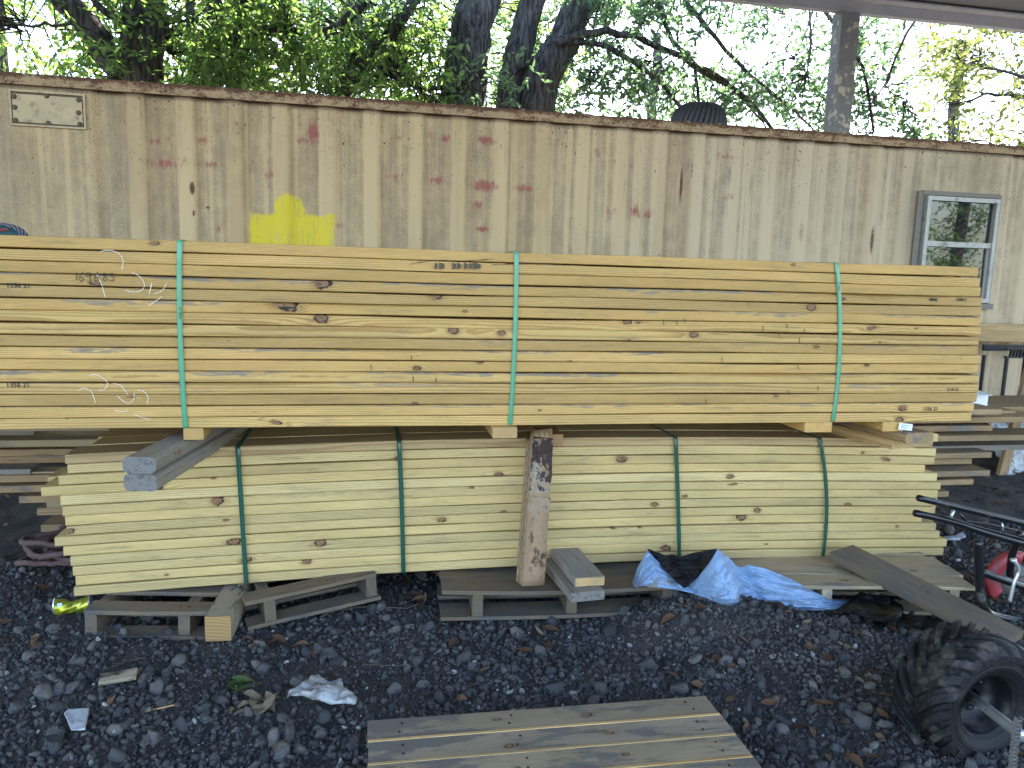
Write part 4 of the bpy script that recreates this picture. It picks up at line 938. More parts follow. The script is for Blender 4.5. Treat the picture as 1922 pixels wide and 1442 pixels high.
# ------------------------------------------------------------------ loose pile behind
def loose(px0_, px1_, y_top, h, Y, label, mat=W_BR, D=.14, seed=None, slope=0.0, far_=None):
    """board lying along X; px range on its front lower edge"""
    p0 = at(px0_, y_top+h, Y); p1 = at(px1_, y_top+h, Y); z = p0[2] if far_ is None else far_
    o = board('loose_board', p1[0]-p0[0], D, .034, mat, None, (p0[0], Y, z), (0, 0, slope), seed=random.random() if seed is None else seed, step=.3, r=.003)
    return tag(o, label, 'board', 'loose boards stacked behind the bundles')
PY = 3.86; zs_l = [.05, .088, .126]
left_rows = [(-260, 330, 802, 11, 0, W_PALT, .12, 'tan loose board topmost at left, just under the upper bundle'),
 (-260, 64, 814, 8, .10, W_GY, .20, 'short grey board in the shadow below the topmost tan one at left'),
 (-260, 205, 832, 12, -.02, W_PALT, .30, 'wide loose board at left showing its grey top and tan edge'),
 (-260, 150, 850, 12, .01, W_BR, .14, 'brown loose board at left, directly below the wide grey topped one'),
 (-260, 140, 863, 12, .0, W_BR, .14, 'brown loose board at left, second below the wide grey topped one'),
 (-260, 58, 887, 13, .02, W_GY, .14, 'dark grey loose board end at left beside a shorter tan piece'),
 (60, 160, 886, 13, .03, W_PALT, .10, 'short tan board piece at left beside the dark grey board end'),
 (-260, 160, 900, 12, .0, W_BR, .14, 'brown loose board at left, just below the dark grey board end'),
 (-260, 110, 919, 13, -.015, W_BR, .14, 'brown loose board at left lying under a dark slot, ending behind the pale jutting board'),
 (36, 190, 933, 12, .0, W_BR, .14, 'loose board at left whose end starts short of the frame edge, above the bare soil'),
 (88, 230, 945, 11, .0, W_PALT, .14, 'short tan board end peeking out left of the pale bundle'),
 (70, 230, 956, 12, -.01, W_BR, .14, 'brown board end peeking out left of the pale bundle, under the tan end'),
 (77, 230, 986, 13, -.02, W_BR, .20, 'lowest board end at left with a broad dark top, near the ground')]
for (a_, b_, yt, h_, dy, mt, D_, lab) in left_rows: loose(a_, b_, yt, h_, PY+dy, lab, mt, D_)
right_rows = [(1640, 1880, 765, 16, -.12, W_BR, .20, 'loose board topmost at right, with a slanted end beside the upper bundle'),
 (1640, 1905, 773, 10, .10, W_BR, .14, 'thin loose board at right poking out behind the topmost one'),
 (1640, 2010, 785, 11, -.02, W_BR, .14, 'long loose board at right running out of the frame, just below the topmost ones'),
 (1640, 1862, 800, 12, -.01, W_BR, .14, 'loose board at right with a split broken end'),
 (1640, 2010, 816, 15, -.06, W_BR, .20, 'thick loose board at right running out of frame under the split one'),
 (1640, 2010, 838, 12, .08, W_GY, .20, 'dark shaded board at right running out of frame above the trestle leg'),
 (1640, 1860, 853, 11, -.04, W_BR, .18, 'loose board at right ending at the top of the trestle leg'),
 (1640, 1823, 863, 12, .0, W_BR, .14, 'short loose board at right, tucked under the one touching the trestle leg'),
 (1640, 1857, 887, 12, -.08, W_BR, .20, 'wide loose board at right with a dark top, crossing the trestle leg'),
 (1640, 1826, 902, 13, -.02, W_BR, .14, 'loose board at right second lowest, ending before the trestle leg'),
 (1640, 1780, 925, 12, .0, W_BR, .14, 'shortest and lowest loose board end at right')]
for (a_, b_, yt, h_, dy, mt, D_, lab) in right_rows: loose(a_, b_, yt, h_, PY+dy, lab, mt, D_)
tr_ = empty('trestle', (3.95, 4.0, 0), 'wooden trestle with splayed legs under the loose boards at right', 'trestle')
p0 = at(1830, 938, 3.86); p1 = at(1874, 852, 3.86)
rel(plank('leg', (p0[0], 3.90, 0.0), (p1[0], 3.90, .27), .07, .035, W_BR, None, seed=.4), tr_).parent = tr_
rel(plank('leg', (p1[0]+.30, 3.98, 0.0), (p1[0]+.02, 3.94, .27), .07, .035, W_BR, None, seed=.7), tr_).parent = tr_
rel(plank('rail', (p1[0]-.25, 4.03, .24), (p1[0]+.55, 4.03, .24), .04, .09, W_BR, None, seed=.9), tr_).parent = tr_
rel(plank('leg', (p0[0], 4.30, 0.0), (p1[0], 4.1, .25), .07, .035, W_BR, None, seed=.2), tr_).parent = tr_

# ------------------------------------------------------------------ things behind, right
o = plank('loose_plank', (4.2, 5.28, .893), (6.1, 5.28, .885), .04, .142, W_END, seed=.81); tag(o, 'tan plank on edge along the container wall below the window, stained dark at one end', 'plank')
for xk in (4.45, 5.9):
    o = plank('sawhorse_post', (xk, 5.27, 0), (xk, 5.27, .893), .09, .09, W_BR, seed=.2+xk*.1); tag(o, 'wooden post holding up the tan plank by the container wall, '+('hidden end' if xk < 5 else 'right end'), 'post')
M_BLK = plain('black_frame_paint', c4(.012, .012, .014), .45, .2, var=.3, dirt=c4(.10, .09, .08), dscale=14, dlo=.55, dhi=.75)
rk = empty('metal_rack', (5.0, 5.1, 0), 'black metal rack with a slotted top in front of the container wall', 'rack')
xl, xr_, zt = 4.80, 5.22, .845
b = MB()
for k in range(12): b.box((xl+.05+k*(xr_-xl-.1)/11, 5.0, zt-.02), (.012, .02, .05), Matrix.Rotation(.2, 3, 'Y'))
b.box(((xl+xr_)/2, 5.0, zt+.012), (xr_-xl, .025, .014)); b.box(((xl+xr_)/2, 5.0, zt-.052), (xr_-xl, .025, .014)); b.box(((xl+xr_)/2, 5.22, zt), (xr_-xl, .02, .05))
rel(b.build('top', M_BLK, rk), rk)
for (x_, y_) in ((xl+.02, 5.0), (xr_-.02, 5.0), (xl+.02, 5.22), (xr_-.02, 5.22)):
    b = MB(); b.tube([(x_, y_, 0), (x_, y_, zt-.06)], .014, 8); rel(b.build('leg', M_BLK, rk), rk)
b = MB(); b.box(((xl+xr_)/2, 5.11, .25), (xr_-xl-.07, .2, .012)); rel(b.build('shelf', M_BLK, rk), rk)
M_WB = plain('white_card', c4(.78, .78, .80), .6, var=.06)
bx = empty('white_box', (4.0, 4.15, .5), 'small white cardboard box behind the right end of the upper bundle', 'box')
p = at(1845, 752, 4.1); b = MB(); b.box((p[0]-.02, 4.2, p[2]), (.13, .18, .075)); rel(b.build('box_body', M_WB, bx), bx)
b = MB(); b.box((p[0]-.03, 4.12, p[2]+.046), (.12, .12, .003), Matrix.Rotation(.12, 3, 'X')); rel(b.build('flap', M_WB, bx), bx)
o = board('box_shelf', 1.6, .45, .025, W_BR, None, (3.1, 4.08, p[2]-.063), seed=.3); tag(o, 'brown board under the small white box behind the upper bundle', 'board')
pb = at(1895, 815, 4.5); pt_ = at(1925, 730, 4.5)
o = plank('leaning_stick', (pb[0], 4.55, pb[2]-.35), (pt_[0]+.1, 4.6, pt_[2]+.15), .07, .035, W_BR, seed=.35); tag(o, 'tan wooden stick leaning diagonally at the far right edge in front of the black rack', 'stick')
def crumple(name, W, Hh, nx_, ny_, seed, amp, mat, fold=.0, parent=None, outline=None, thick=.0006, mats=None, pos=None):
    """crumpled sheet lying on XY, outline(u,v)->(x,y)"""
    uu, vv = np.meshgrid(np.linspace(0, 1, nx_), np.linspace(0, 1, ny_))
    x = (uu-.5)*W; y = (vv-.5)*Hh
    if outline is not None: x, y = outline(uu, vv)
    z = np.zeros_like(x); s = 2.2/max(W, .001)
    for k in range(5):
        z += amp*(.62**k)*np.abs(fbm(x+seed, y-seed, seed*9+k*3, s*1.7**k, 2))*2.2
    V = np.stack([x.ravel(), y.ravel(), z.ravel()], 1); I = np.arange(nx_*ny_).reshape(ny_, nx_)
    Q = np.stack([I[:-1, :-1], I[:-1, 1:], I[1:, 1:], I[1:, :-1]], -1).reshape(-1, 4)
    return V, Q
M_BAG = plain('dirty_white_plastic', c4(.55, .55, .56), .35, var=.15, dirt=c4(.08, .08, .085), dscale=9, dlo=.5, dhi=.65)
V, Q = crumple('p', .5, .5, 40, 40, 3, .10, None); p = at(1905, 900, 4.6)
o = finish(mesh_np('plastic_bag', V, Q), 'plastic_bag', M_BAG, None, (p[0]+.06, 4.75, .18), (math.radians(72), 0, .2), smooth=True); tag(o, 'grey white crumpled plastic bag slumped at the far right behind the trestle', 'plastic bag')
b = MB(); r = np.random.default_rng(8)
P = [(p[0]-.1, 4.5, .32), (p[0]-.05, 4.48, .20), (p[0]+.05, 4.45, .12), (p[0]+.12, 4.45, .3), (p[0]+.02, 4.45, .4), (p[0]-.02, 4.44, .25), (p[0]+.1, 4.43, .02)]
b.tube(wig(P, 40, .004, 3), .012, 8); o = b.build('black_hose', M_BLK, None, smooth=True); tag(o, 'loop of black hose in front of the crumpled bag at the far right', 'hose')
# sacks of dark stuff deep under the boards are left in shadow
M_CAP = plain('striped_cloth_green', c4(.025, .075, .075), .85, var=.25)
g = G('striped_brim_cloth'); z_ = g.nd('ShaderNodeVectorMath'); z_.operation = 'LENGTH'; g.ln(g.vm('SUBTRACT', g.obj(), (0, 0, .004)), z_.inputs[0]); st = g.m('FRACT', g.m('MULTIPLY_ADD', z_.outputs['Value'], 108, .35))
M_STR = g.done(g.mix(g.ss(st, .42, .55), c4(.035, .035, .04), c4(.22, .19, .21)), .85)
p = at(-4, 440, 3.05); cp = empty('knit_cap', (p[0], 3.05, UZ+16*PIT), 'dark green cap with a striped rim lying on top of the upper bundle', 'cap')
Mc = Matrix.Translation((0, 0, .004)) @ Matrix.Rotation(math.radians(58), 4, 'X') @ Matrix.Diagonal((1.0, .62, .8, 1))
b = MB(); b.lathe([(0, .016), (.045, .014), (.066, .006), (.070, -.004)], 48, Mc); b.build('crown_cloth', M_CAP, cp, smooth=True)
b = MB(); b.lathe([(.068, .002), (.074, .007), (.0765, .003), (.0765, .0005), (.083, .0045), (.0855, 0), (.0855, -.003), (.091, .001), (.094, -.005), (.094, -.03), (.07, -.045), (0, -.05)], 56, Mc); b.build('striped_band', M_STR, cp, smooth=True)
for k in range(9): b = MB(); b.box((-.03+k*.008, -.012, .018+.0012*k), (.004, .004, .010)); b.build('red_stitch', M_RED if k else (globals().setdefault('M_RED', plain('red_thread', c4(.35, .04, .05), .9))), cp)

# ------------------------------------------------------------------ pallets
def pallet(origin, rotz, W, D, top, nb, label, mat, tilt=0.0, th=.016, bw=.10, slat_bow=0.0, stx=(.05, .5, .95), group=None, roll=0.0, gap=None, front_over=.0, bt=(0., .22, .5, .9)):
    """W along X, D away from the viewer; origin = front left corner on the ground"""
    R = Euler((roll, tilt, rotz)); t_ = empty('pallet', tuple(origin), label, 'pallet', group, R)
    gp = (D-bw*nb)/max(nb-1, 1) if gap is None else gap
    for i in range(nb):
        y = i*(bw+gp); s_ = (i*.37+origin[0]*1.7) % 1
        board('deck_board', W+random.uniform(-.012, .012), bw, th, mat, t_, (random.uniform(-.006, .006), y-front_over, top-th), seed=s_, step=.15, r=.002, kax='y', knots=[(random.uniform(.1, W-.1), bw*.5, .015)], bow=(lambda x, q=random.uniform(-.003, .003), w=random.uniform(4, 9): slat_bow*(math.sin(math.pi*x/W))+q*math.sin(x*w)), warp=(lambda x, q=random.uniform(-.012, .012): q*x), top=(lambda x, w=random.uniform(20, 60): .0022*max(0, math.sin(x*w))))
    for fx in stx:
        board('stringer', D-.01, .040, top-2*th+.009, W_PAL if mat is W_PAL else mat, t_, (fx*(W-.04)+.038, .005+.012*fx, th-.010), (0, 0, math.pi/2), seed=fx*.6+.1, step=.3, r=.003)
    for fy in bt:
        board('bottom_board', W, bw, th-.001, mat, t_, (0, fy*(D-bw), .001), seed=fy*.7+.2, step=.15, r=.002, bow=(lambda x: slat_bow*.5*math.sin(math.pi*x/W)))
    return t_
zl = .012
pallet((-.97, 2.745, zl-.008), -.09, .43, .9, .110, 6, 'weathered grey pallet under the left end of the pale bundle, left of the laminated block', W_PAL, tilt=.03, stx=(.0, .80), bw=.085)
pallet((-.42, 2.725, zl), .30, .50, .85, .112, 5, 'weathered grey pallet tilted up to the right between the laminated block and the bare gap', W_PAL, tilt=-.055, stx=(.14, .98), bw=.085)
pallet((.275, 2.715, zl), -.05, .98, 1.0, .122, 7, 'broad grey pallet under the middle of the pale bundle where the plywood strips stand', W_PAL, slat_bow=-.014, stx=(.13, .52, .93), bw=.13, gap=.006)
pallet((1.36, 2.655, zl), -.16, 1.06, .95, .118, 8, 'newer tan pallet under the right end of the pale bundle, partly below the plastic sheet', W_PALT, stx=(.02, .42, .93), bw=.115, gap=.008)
# laminated block at left, cut boards in the middle
g = G('laminated_veneer'); o = g.sep(g.attr('w', True)); n = g.noise(g.comb(g.m('MULTIPLY', o[0], 3), g.m('MULTIPLY', o[1], 30), g.m('MULTIPLY', o[2], 12)), 1.0, 4)
lay = g.m('FRACT', g.m('MULTIPLY_ADD', o[2], 190, g.m('MULTIPLY', n, .7))); lay2 = g.noise(g.comb(0, g.m('MULTIPLY', o[1], 9), g.m('MULTIPLY', o[2], 190)), 1.0, 2)
cE = g.mix(g.ss(lay, .45, .75), g.mix(lay2, c4(.62, .40, .17), c4(.42, .25, .10)), c4(.14, .075, .035)); cS = g.mix(n, c4(.25, .20, .14), c4(.38, .30, .20))
cS = g.mix(g.ss(g.noise(g.comb(g.m('MULTIPLY', o[0], 9), g.m('MULTIPLY', o[1], 26), g.m('MULTIPLY', o[2], 26)), 1.0, 6, .7), .52, .64), cS, c4(.045, .042, .04))
g.bump(lay, .4, .002); M_LVL = g.done(g.mix(g.attr('endf'), cS, cE), .8, 0, .15)
bearer((-.512, 2.665, .010), (-.46, 3.45, .012), .088, .092, M_LVL, 'laminated wood block with a striped cut end, below the left dark green strap', 'block', 'laminated_block', r=.003, seed=.3)
bearer((.800, 2.555, .136), (.74, 3.2, .136), .132, .036, W_GY, 'grey cut board lying flat on the middle pallet, the lower one of its pair', 'board', 'cut_board', r=.004, seed=.61)
bearer((.818, 2.600, .1735), (.78, 3.2, .1735), .118, .036, W_GY, 'shorter cut board with a bright splintered end lying on a grey cut board', 'board', 'cut_board', r=.004, seed=.27)
b = MB(); e_ = COL.objects[-1]
cap_ = board('cut_end', .004, .112, .031, W_END, None, (.7625, 2.5985, .176), (0, 0, 0), seed=.4); cap_.rotation_euler = (0, 0, math.pi/2); cap_.location = (.818+.056, 2.5965, .1758)
cap_.parent = e_; cap_.matrix_parent_inverse = e_.matrix_world.inverted()
# long plank at right
A = np.array(pz(1612, 1060, .150)); Bq = np.array(pz(1893, 1192, .085))
Bq2 = A+(Bq-A)*1.02; A2 = A-(Bq-A)*.15
bearer(A2, Bq2-np.array([0, 0, .03]), .175, .036, W_PAL, 'long brown weathered plank sloping from the right pallet down to the knobby tyre', 'plank', 'long_plank', r=.005, seed=.48, step=.08, knots=[(.35, .09, .03)], kax='y')
# ------------------------------------------------------------------ foreground panel
pan = empty('wooden_panel', (.005, 2.01, 0), 'grooved wooden panel of wide stained boards lying on the gravel in the foreground', 'panel', rot=(0, 0, -.012))
ed = G('pale_groove_edge'); 
ZP = .072; bwp = .0985
rowk = [[(.62, .045, .014), (.36, .055, .012)], [(.655, .05, .013), (.37, .03, .012)], [(.67, .05, .012), (.375, .03, .01)], [(.5, .04, .012)], [(.3, .05, .012)]]
for i in range(9):
    kk = rowk[i % 5]; ww = 1.005
    board('panel_board', ww, bwp-.0015, .022, W_DK, pan, (random.uniform(-.002, .002), -(i+1)*bwp, ZP-.022+random.uniform(-.001, .001)), seed=(.23+.31*i) % 1, knots=kk, kax='y', step=.04, r=.003)
    if i < 8: board('groove_strip', ww-.002, .010, .006, W_END, pan, (.001, -(i+1)*bwp-.0055, ZP-.0045), seed=(.5+.17*i) % 1, step=.1, r=.0012)
for fx in (.03, .48, .94):
    board('batten', 8.9*bwp, .07, .045, W_DK, pan, (fx*.96+.07, -8.95*bwp, ZP-.0675), (0, 0, math.pi/2), seed=fx, step=.3)
mn = plain('dark_nail_hole', c4(.02, .015, .012), .9)
for i in range(5):
    for fx in (.085, .40, .93):
        for q_ in (.3, .68):
            b = MB(); b.lathe([(0, .0008), (.0035, .0006), (.004, -.001)], 8, Matrix.Translation((fx*1.0+random.uniform(-.01, .01), -(i+q_)*bwp, ZP+.0008))); b.build('nail', mn, pan)
# ------------------------------------------------------------------ plastic sheet (silver blue, black inside)
g = G('silver_blue_plastic'); n = g.noise(g.obj(), 14, 4); col = g.mix(n, c4(.20, .31, .49), c4(.28, .385, .55)); col = g.mix(g.ss(g.noise(g.obj(), 9, 5, .6), .58, .75), col, c4(.26, .24, .20))
g.bump(g.m('ABSOLUTE', g.m('SUBTRACT', g.noise(g.obj(), 26, 4, .55, .6), .5)), .45, .03); M_SIL = g.done(col, .42, .1, .35)
g = G('black_plastic'); g.bump(g.noise(g.obj(), 30, 5, .6), .9, .03); M_BPL = g.done(c4(.008, .008, .009), .34, 0, .22)
T_top = [(1186, 1096), (1196, 1066), (1216, 1033), (1235, 1052), (1262, 1085), (1284, 1104), (1308, 1085), (1332, 1055), (1347, 1030), (1366, 1045), (1382, 1062), (1392, 1066), (1404, 1060), (1440, 1068), (1482, 1085), (1515, 1102), (1550, 1122), (1585, 1130), (1620, 1126)]
T_bot = [(1186, 1099), (1215, 1102), (1245, 1104), (1272, 1107), (1300, 1114), (1325, 1124), (1352, 1138), (1372, 1145), (1388, 1143), (1396, 1130), (1420, 1134), (1445, 1142), (1470, 1143), (1500, 1145), (1530, 1147), (1565, 1144), (1590, 1139), (1606, 1134), (1622, 1128)]
def resamp(P, n):
    P = np.array(P, float); d = np.concatenate([[0], np.cumsum(np.hypot(*np.diff(P, axis=0).T))]); t = np.linspace(0, d[-1], n)
    return np.stack([np.interp(t, d, P[:, 0]), np.interp(t, d, P[:, 1])], 1)
NU, NV = 170, 46
tt = resamp(T_top, NU); tb = np.stack([np.interp(np.linspace(0, 1, NU), np.linspace(0, 1, 400), resamp(T_bot, 400)[:, i]) for i in (0, 1)], 1)
V = np.zeros((NV, NU, 3))
for i in range(NU):
    u = i/(NU-1); zb = .150 if u < .08 else (.150-(u-.08)*.19 if u < .40 else max(.055, .089-(u-.4)*.2)); pb = pz(tb[i, 0], tb[i, 1], zb)
    yt = min(pb[1]+.07+.03*math.sin(u*9), 2.868); pt = at(tt[i, 0], tt[i, 1], yt)
    for j in range(NV):
        v = j/(NV-1); bulge = math.sin(math.pi*min(v*1.0, 1))*.055
        V[j, i] = pb*(1-v)+pt*v+np.array([0, -bulge*(.5+.5*math.sin(u*17+1.2)), .012*math.sin(v*math.pi)])
uu, vv = np.meshgrid(np.linspace(0, 1, NU), np.linspace(0, 1, NV)); env = np.minimum(1, np.minimum(vv, 1-vv)*7)*.8+.2
cr = np.zeros_like(uu)
for k in range(5): cr += (.62**k)*(np.abs(fbm(uu*.9+vv*.35*(1 if k % 2 else -1), vv*.3-uu*.2, 300+7*k, 9*1.75**k, 2))*2-.25)
V[:, :, 1] -= cr*.024*env; V[:, :, 2] += cr*.010*env
I = np.arange(NU*NV).reshape(NV, NU); Q = np.stack([I[:-1, :-1], I[:-1, 1:], I[1:, 1:], I[1:, :-1]], -1).reshape(-1, 4)
ts = empty('plastic_sheet', (1.5, 2.6, .02), 'crumpled silver blue plastic sheet with a black inside, draped over the pallet edge at right', 'plastic sheet')
o = finish(mesh_np('sheet', V.reshape(-1, 3), Q), 'sheet', M_SIL, ts, smooth=True); rel(o, ts)
md = o.modifiers.new('thick', 'SOLIDIFY'); md.thickness = .0012
# folded black flap
def poly_sheet(name, outline_px, Yf, mat, par, nn_=34, amp=.012, seed=0, zfix=None):
    P = np.array(outline_px, float); c_ = P.mean(0); V = []; n = len(P)
    P = resamp(np.vstack([P, P[:1]]), nn_+1)[:-1]; rings = 9
    for k in range(rings+1):
        f = k/rings
        for p in P:
            q_ = c_+(p-c_)*f; w3 = at(q_[0], q_[1], Yf(q_[0], q_[1])) if zfix is None else pz(q_[0], q_[1], zfix(q_[0], q_[1]))
            a_ = (abs(float(fbm(q_[0]*.02, q_[1]*.02, seed, 1.6, 3)))*2.2)*amp*(1 if f < .99 else .4); w3 = w3+np.array([0, -a_, a_*.6]); V.append(w3)
    Q = [(k*nn_+i, k*nn_+(i+1) % nn_, (k+1)*nn_+(i+1) % nn_, (k+1)*nn_+i) for k in range(rings) for i in range(nn_)]
    o = finish(mesh_np(name, np.array(V), np.array(Q)), name, mat, par, smooth=True)
    md = o.modifiers.new('thick', 'SOLIDIFY'); md.thickness = .0012
    return rel(o, par) if par is not None else o
poly_sheet('black_lining', [(1214, 1030), (1245, 1044), (1262, 1040), (1275, 1046), (1300, 1038), (1348, 1029), (1335, 1052), (1310, 1082), (1285, 1107), (1262, 1085), (1238, 1060)], lambda x_, y_: 2.59+(.12 if y_ < 1055 else .10*(1107-y_)/52), M_BPL, ts, amp=.03, seed=41)
poly_sheet('black_lining', [(1372, 1052), (1390, 1068), (1400, 1082), (1385, 1085), (1368, 1065)], lambda x_, y_: 2.70, M_BPL, ts, amp=.01, seed=42)
blk = poly_sheet('black_tail', [(1565, 1146), (1590, 1128), (1610, 1112), (1640, 1118), (1668, 1120), (1690, 1140), (1702, 1160), (1745, 1165), (1790, 1178), (1765, 1186), (1700, 1182), (1640, 1168), (1590, 1152)], None, M_BPL, ts, 60, .09, 43, zfix=lambda x_, y_: .075)
# ------------------------------------------------------------------ wheel with axle
g = G('muddy_rubber'); o = g.obj(); n = g.noise(o, 16, 6, .7); n2 = g.noise(o, 5, 4, .6); rad = g.attr('mud')
k = g.ss(g.m('ADD', g.m('MULTIPLY', n, .7), g.m('MULTIPLY', n2, .6)), .64, .80); k = g.m('MULTIPLY', k, rad)
col = g.mix(k, c4(.012, .012, .013), g.mix(n, c4(.05, .043, .038), c4(.11, .095, .08))); g.bump(g.m('ADD', n, g.noise(o, 60, 4)), .5, .006)
M_RUB = g.done(col, g.m('MULTIPLY_ADD', k, .3, .6), 0, .25)
wh = empty('wheel', (1.675, 1.70, 0), 'muddy knobby tyre with a bright steel axle shaft lying at the lower right corner', 'wheel')
R_, Wd = .188, .185
Mw = Matrix.Translation((1.712, 1.772, R_-.034)) @ Matrix.Rotation(.06, 4, 'Z') @ Matrix.Rotation(-.04, 4, 'Y') @ Matrix.Rotation(math.pi/2, 4, 'X')   # axis -> -Y
h = Wd/2
prof = [(.088, -h*.72), (.096, -h*.80), (.120, -h*.96), (.150, -h*.99), (.168, -h*.90), (.176, -h*.66), (.178, -h*.3), (.179, 0), (.178, h*.3), (.176, h*.66), (.168, h*.90), (.152, h*.985), (.150, h*1.005), (.147, h*1.005), (.145, h*.985), (.130, h*.975), (.128, h*.99), (.124, h*.99), (.122, h*.965), (.118, h*.955), (.105, h*.86), (.096, h*.80), (.088, h*.72)]
b = MB(); b.lathe(prof, 96, Mw)
def lug(th, side):
    # chevron bar from near the centre line out over the shoulder
    pts = []
    for t in np.linspace(0, 1, 7):
        z = side*(h*.06+h*.98*t); a = th+.48*(1-t)-.10*t
        rr = .1775 if t < .7 else .1775-(t-.7)**1.5*.16
        pts.append((rr, z, a, t))
    V = []
    for (rr, z, a, t) in pts:
        da = .062+.040*t; hh = .016 if t < .85 else .012
        for (dr_, s_) in ((-.004, -1), (hh, -.78), (hh, .78), (-.004, 1)):
            aa = a+s_*da; V.append(Mw @ Vector(((rr+dr_)*math.cos(aa), (rr+dr_)*math.sin(aa), z)))
    n = len(pts); Q = [(i*4+j, i*4+j+1, i*4+5+j, i*4+4+j) for i in range(n-1) for j in range(3)]+[(0, 1, 2, 3), ((n-1)*4+3, (n-1)*4+2, (n-1)*4+1, (n-1)*4)]
    b.add(V, Q)
NL = 20
for k in range(NL):
    lug(2*math.pi*k/NL, 1); lug(2*math.pi*(k+.5)/NL, -1)
ty = b.build('tyre', M_RUB, wh, smooth=False); rel(ty, wh)
co = np.array([v.co[:] for v in ty.data.vertices]); Mi = np.array(Mw.inverted()); lc = co@Mi[:3, :3].T+Mi[:3, 3]
put(ty.data, 'mud', np.clip((np.hypot(lc[:, 0], lc[:, 1])-.125)/.03, .06, 1))
M_RIM = plain('black_rim_paint', c4(.016, .017, .020), .38, .3, var=.3, dirt=c4(.06, .055, .05), dscale=10, dlo=.5, dhi=.7)
b = MB(); b.lathe([(.098, h*.83), (.100, h*.72), (.092, h*.66), (.088, h*.3), (.084, -h*.1), (.045, -h*.14), (.040, 0), (.026, h*.05), (.022, h*.22)], 56, Mw)
for k in range(4):
    a = k*math.pi/2+.4; b.lathe([(0, .012), (.008, .010), (.009, 0)], 8, Mw @ Matrix.Translation((.058*math.cos(a), .058*math.sin(a), -h*.13)))
rel(b.build('rim', M_RIM, wh, smooth=True), wh)
M_STEEL = plain('bright_steel', c4(.62, .64, .64), .32, .7, var=.15, scale=9, dirt=c4(.22, .20, .17), dscale=12, dlo=.62, dhi=.8)
b = MB(); hub = Mw @ Vector((0, 0, -h*.05)); tip = Vector(tuple(at(1912, 1377, 1.44))); b.tube([hub, hub.lerp(tip, .5), tip, tip+(tip-hub).normalized()*.015], .0135, 18)
rel(b.build('axle_shaft', M_STEEL, wh, smooth=True), wh)
M_CHN = plain('dusty_chain', c4(.13, .12, .11), .75, .2, var=.3, bump=.3)
b = MB()
for k in range(22):
    p = at(1911-6*math.sin(k*.12)-k*.35, 1352+k*7.2, 1.36); a_ = k % 2
    Rk = Matrix.Rotation(.25, 3, 'Y')
    for s_ in (-1, 1): b.box((p[0]+s_*(.0045 if a_ else .0065), p[1], p[2]), (.0018, .010, .0135), Rk)
    b.box(tuple(p), (.011, .007, .006), Rk)
rel(b.build('drive_chain', M_CHN, wh), wh)
# ------------------------------------------------------------------ kart frame
kf = empty('kart_frame', (2.4, 2.45, 0), 'black muddy tubular kart frame with a red guard and a chrome lever, right edge', 'kart frame')
M_TUBE = plain('muddy_black_tube', c4(.010, .010, .012), .30, .1, var=.3, dirt=c4(.10, .09, .075), dscale=13, dlo=.56, dhi=.72)
KY = 2.45
def ktube(pix, r_, nm, mat=None, Y=KY, dy=0, n=14, sm=0):
    P = [at(x_, y_, Y+dy*i/(len(pix)-1)) for i, (x_, y_) in enumerate(pix)]; b = MB(); b.tube(wig(P, n, 0, 1) if len(P) > 2 else P, r_, 12)
    o = b.build(nm, mat or M_TUBE, kf, smooth=True); return rel(o, kf)
ktube([(1724, 935), (1800, 953), (1960, 992)], .0125, 'frame_tube', dy=.05); ktube([(1717, 963), (1790, 980), (1850, 1000), (1990, 1040)], .0135, 'frame_tube', dy=-.02)
ktube([(1785, 976), (1860, 985), (1960, 1010)], .005, 'cable', dy=.03, Y=KY+.02); ktube([(1770, 968), (1840, 990), (1960, 1022)], .004, 'cable', Y=KY-.02)
ktube([(1836, 1014), (1838, 1060), (1840, 1112), (1850, 1145), (1880, 1160), (1990, 1180)], .0165, 'frame_tube', n=20)
ktube([(1842, 1074), (1880, 1088), (1985, 1124)], .0145, 'frame_tube'); ktube([(1915, 1000), (1900, 1040), (1895, 1080)], .014, 'frame_tube', dy=.05)
ktube([(1789, 958), (1784, 976)], .006, 'bracket', M_STEEL); ktube([(1800, 962), (1812, 978)], .005, 'bracket', M_TUBE); ktube([(1881, 982), (1883, 996)], .003, 'bracket', M_STEEL)
M_REDG = plain('scuffed_red_plastic', c4(.36, .045, .055), .45, var=.25, dirt=c4(.16, .13, .12), dscale=11, dlo=.5, dhi=.7)
M_DGREY = plain('dull_grey_guard', c4(.10, .09, .085), .7, var=.3, dirt=c4(.17, .15, .13), dscale=10, dlo=.5, dhi=.7)
pc = at(1905, 1088, 2.55)
def guard(rad0, rad1, a0, a1, nm, mat, th, dy):
    V = []; n = 26
    for i in range(n+1):
        a = a0+(a1-a0)*i/n
        for r_ in (rad0, rad1):
            for yo in (0, th): V.append((pc[0]+r_*math.cos(a), pc[1]+dy+yo, pc[2]+r_*math.sin(a)))
    Q = []
    for i in range(n):
        k = i*4; m_ = k+4
        Q += [(k, k+2, m_+2, m_), (k+1, m_+1, m_+3, k+3), (k+2, k+3, m_+3, m_+2), (k, m_, m_+1, k+1)]
    Q += [(0, 1, 3, 2), (n*4, n*4+2, n*4+3, n*4+1)]
    rel(finish(mesh_np(nm, np.array(V), np.array(Q)), nm, mat, kf), kf)
guard(.068, .118, 1.3, 3.9, 'red_guard', M_REDG, .03, 0); guard(.012, .067, 0, 6.28, 'guard_plate', M_DGREY, .012, .01)
ktube([(1895, 1130), (1903, 1095), (1912, 1072), (1905, 1054)], .007, 'lever', M_STEEL, Y=2.40, n=18)
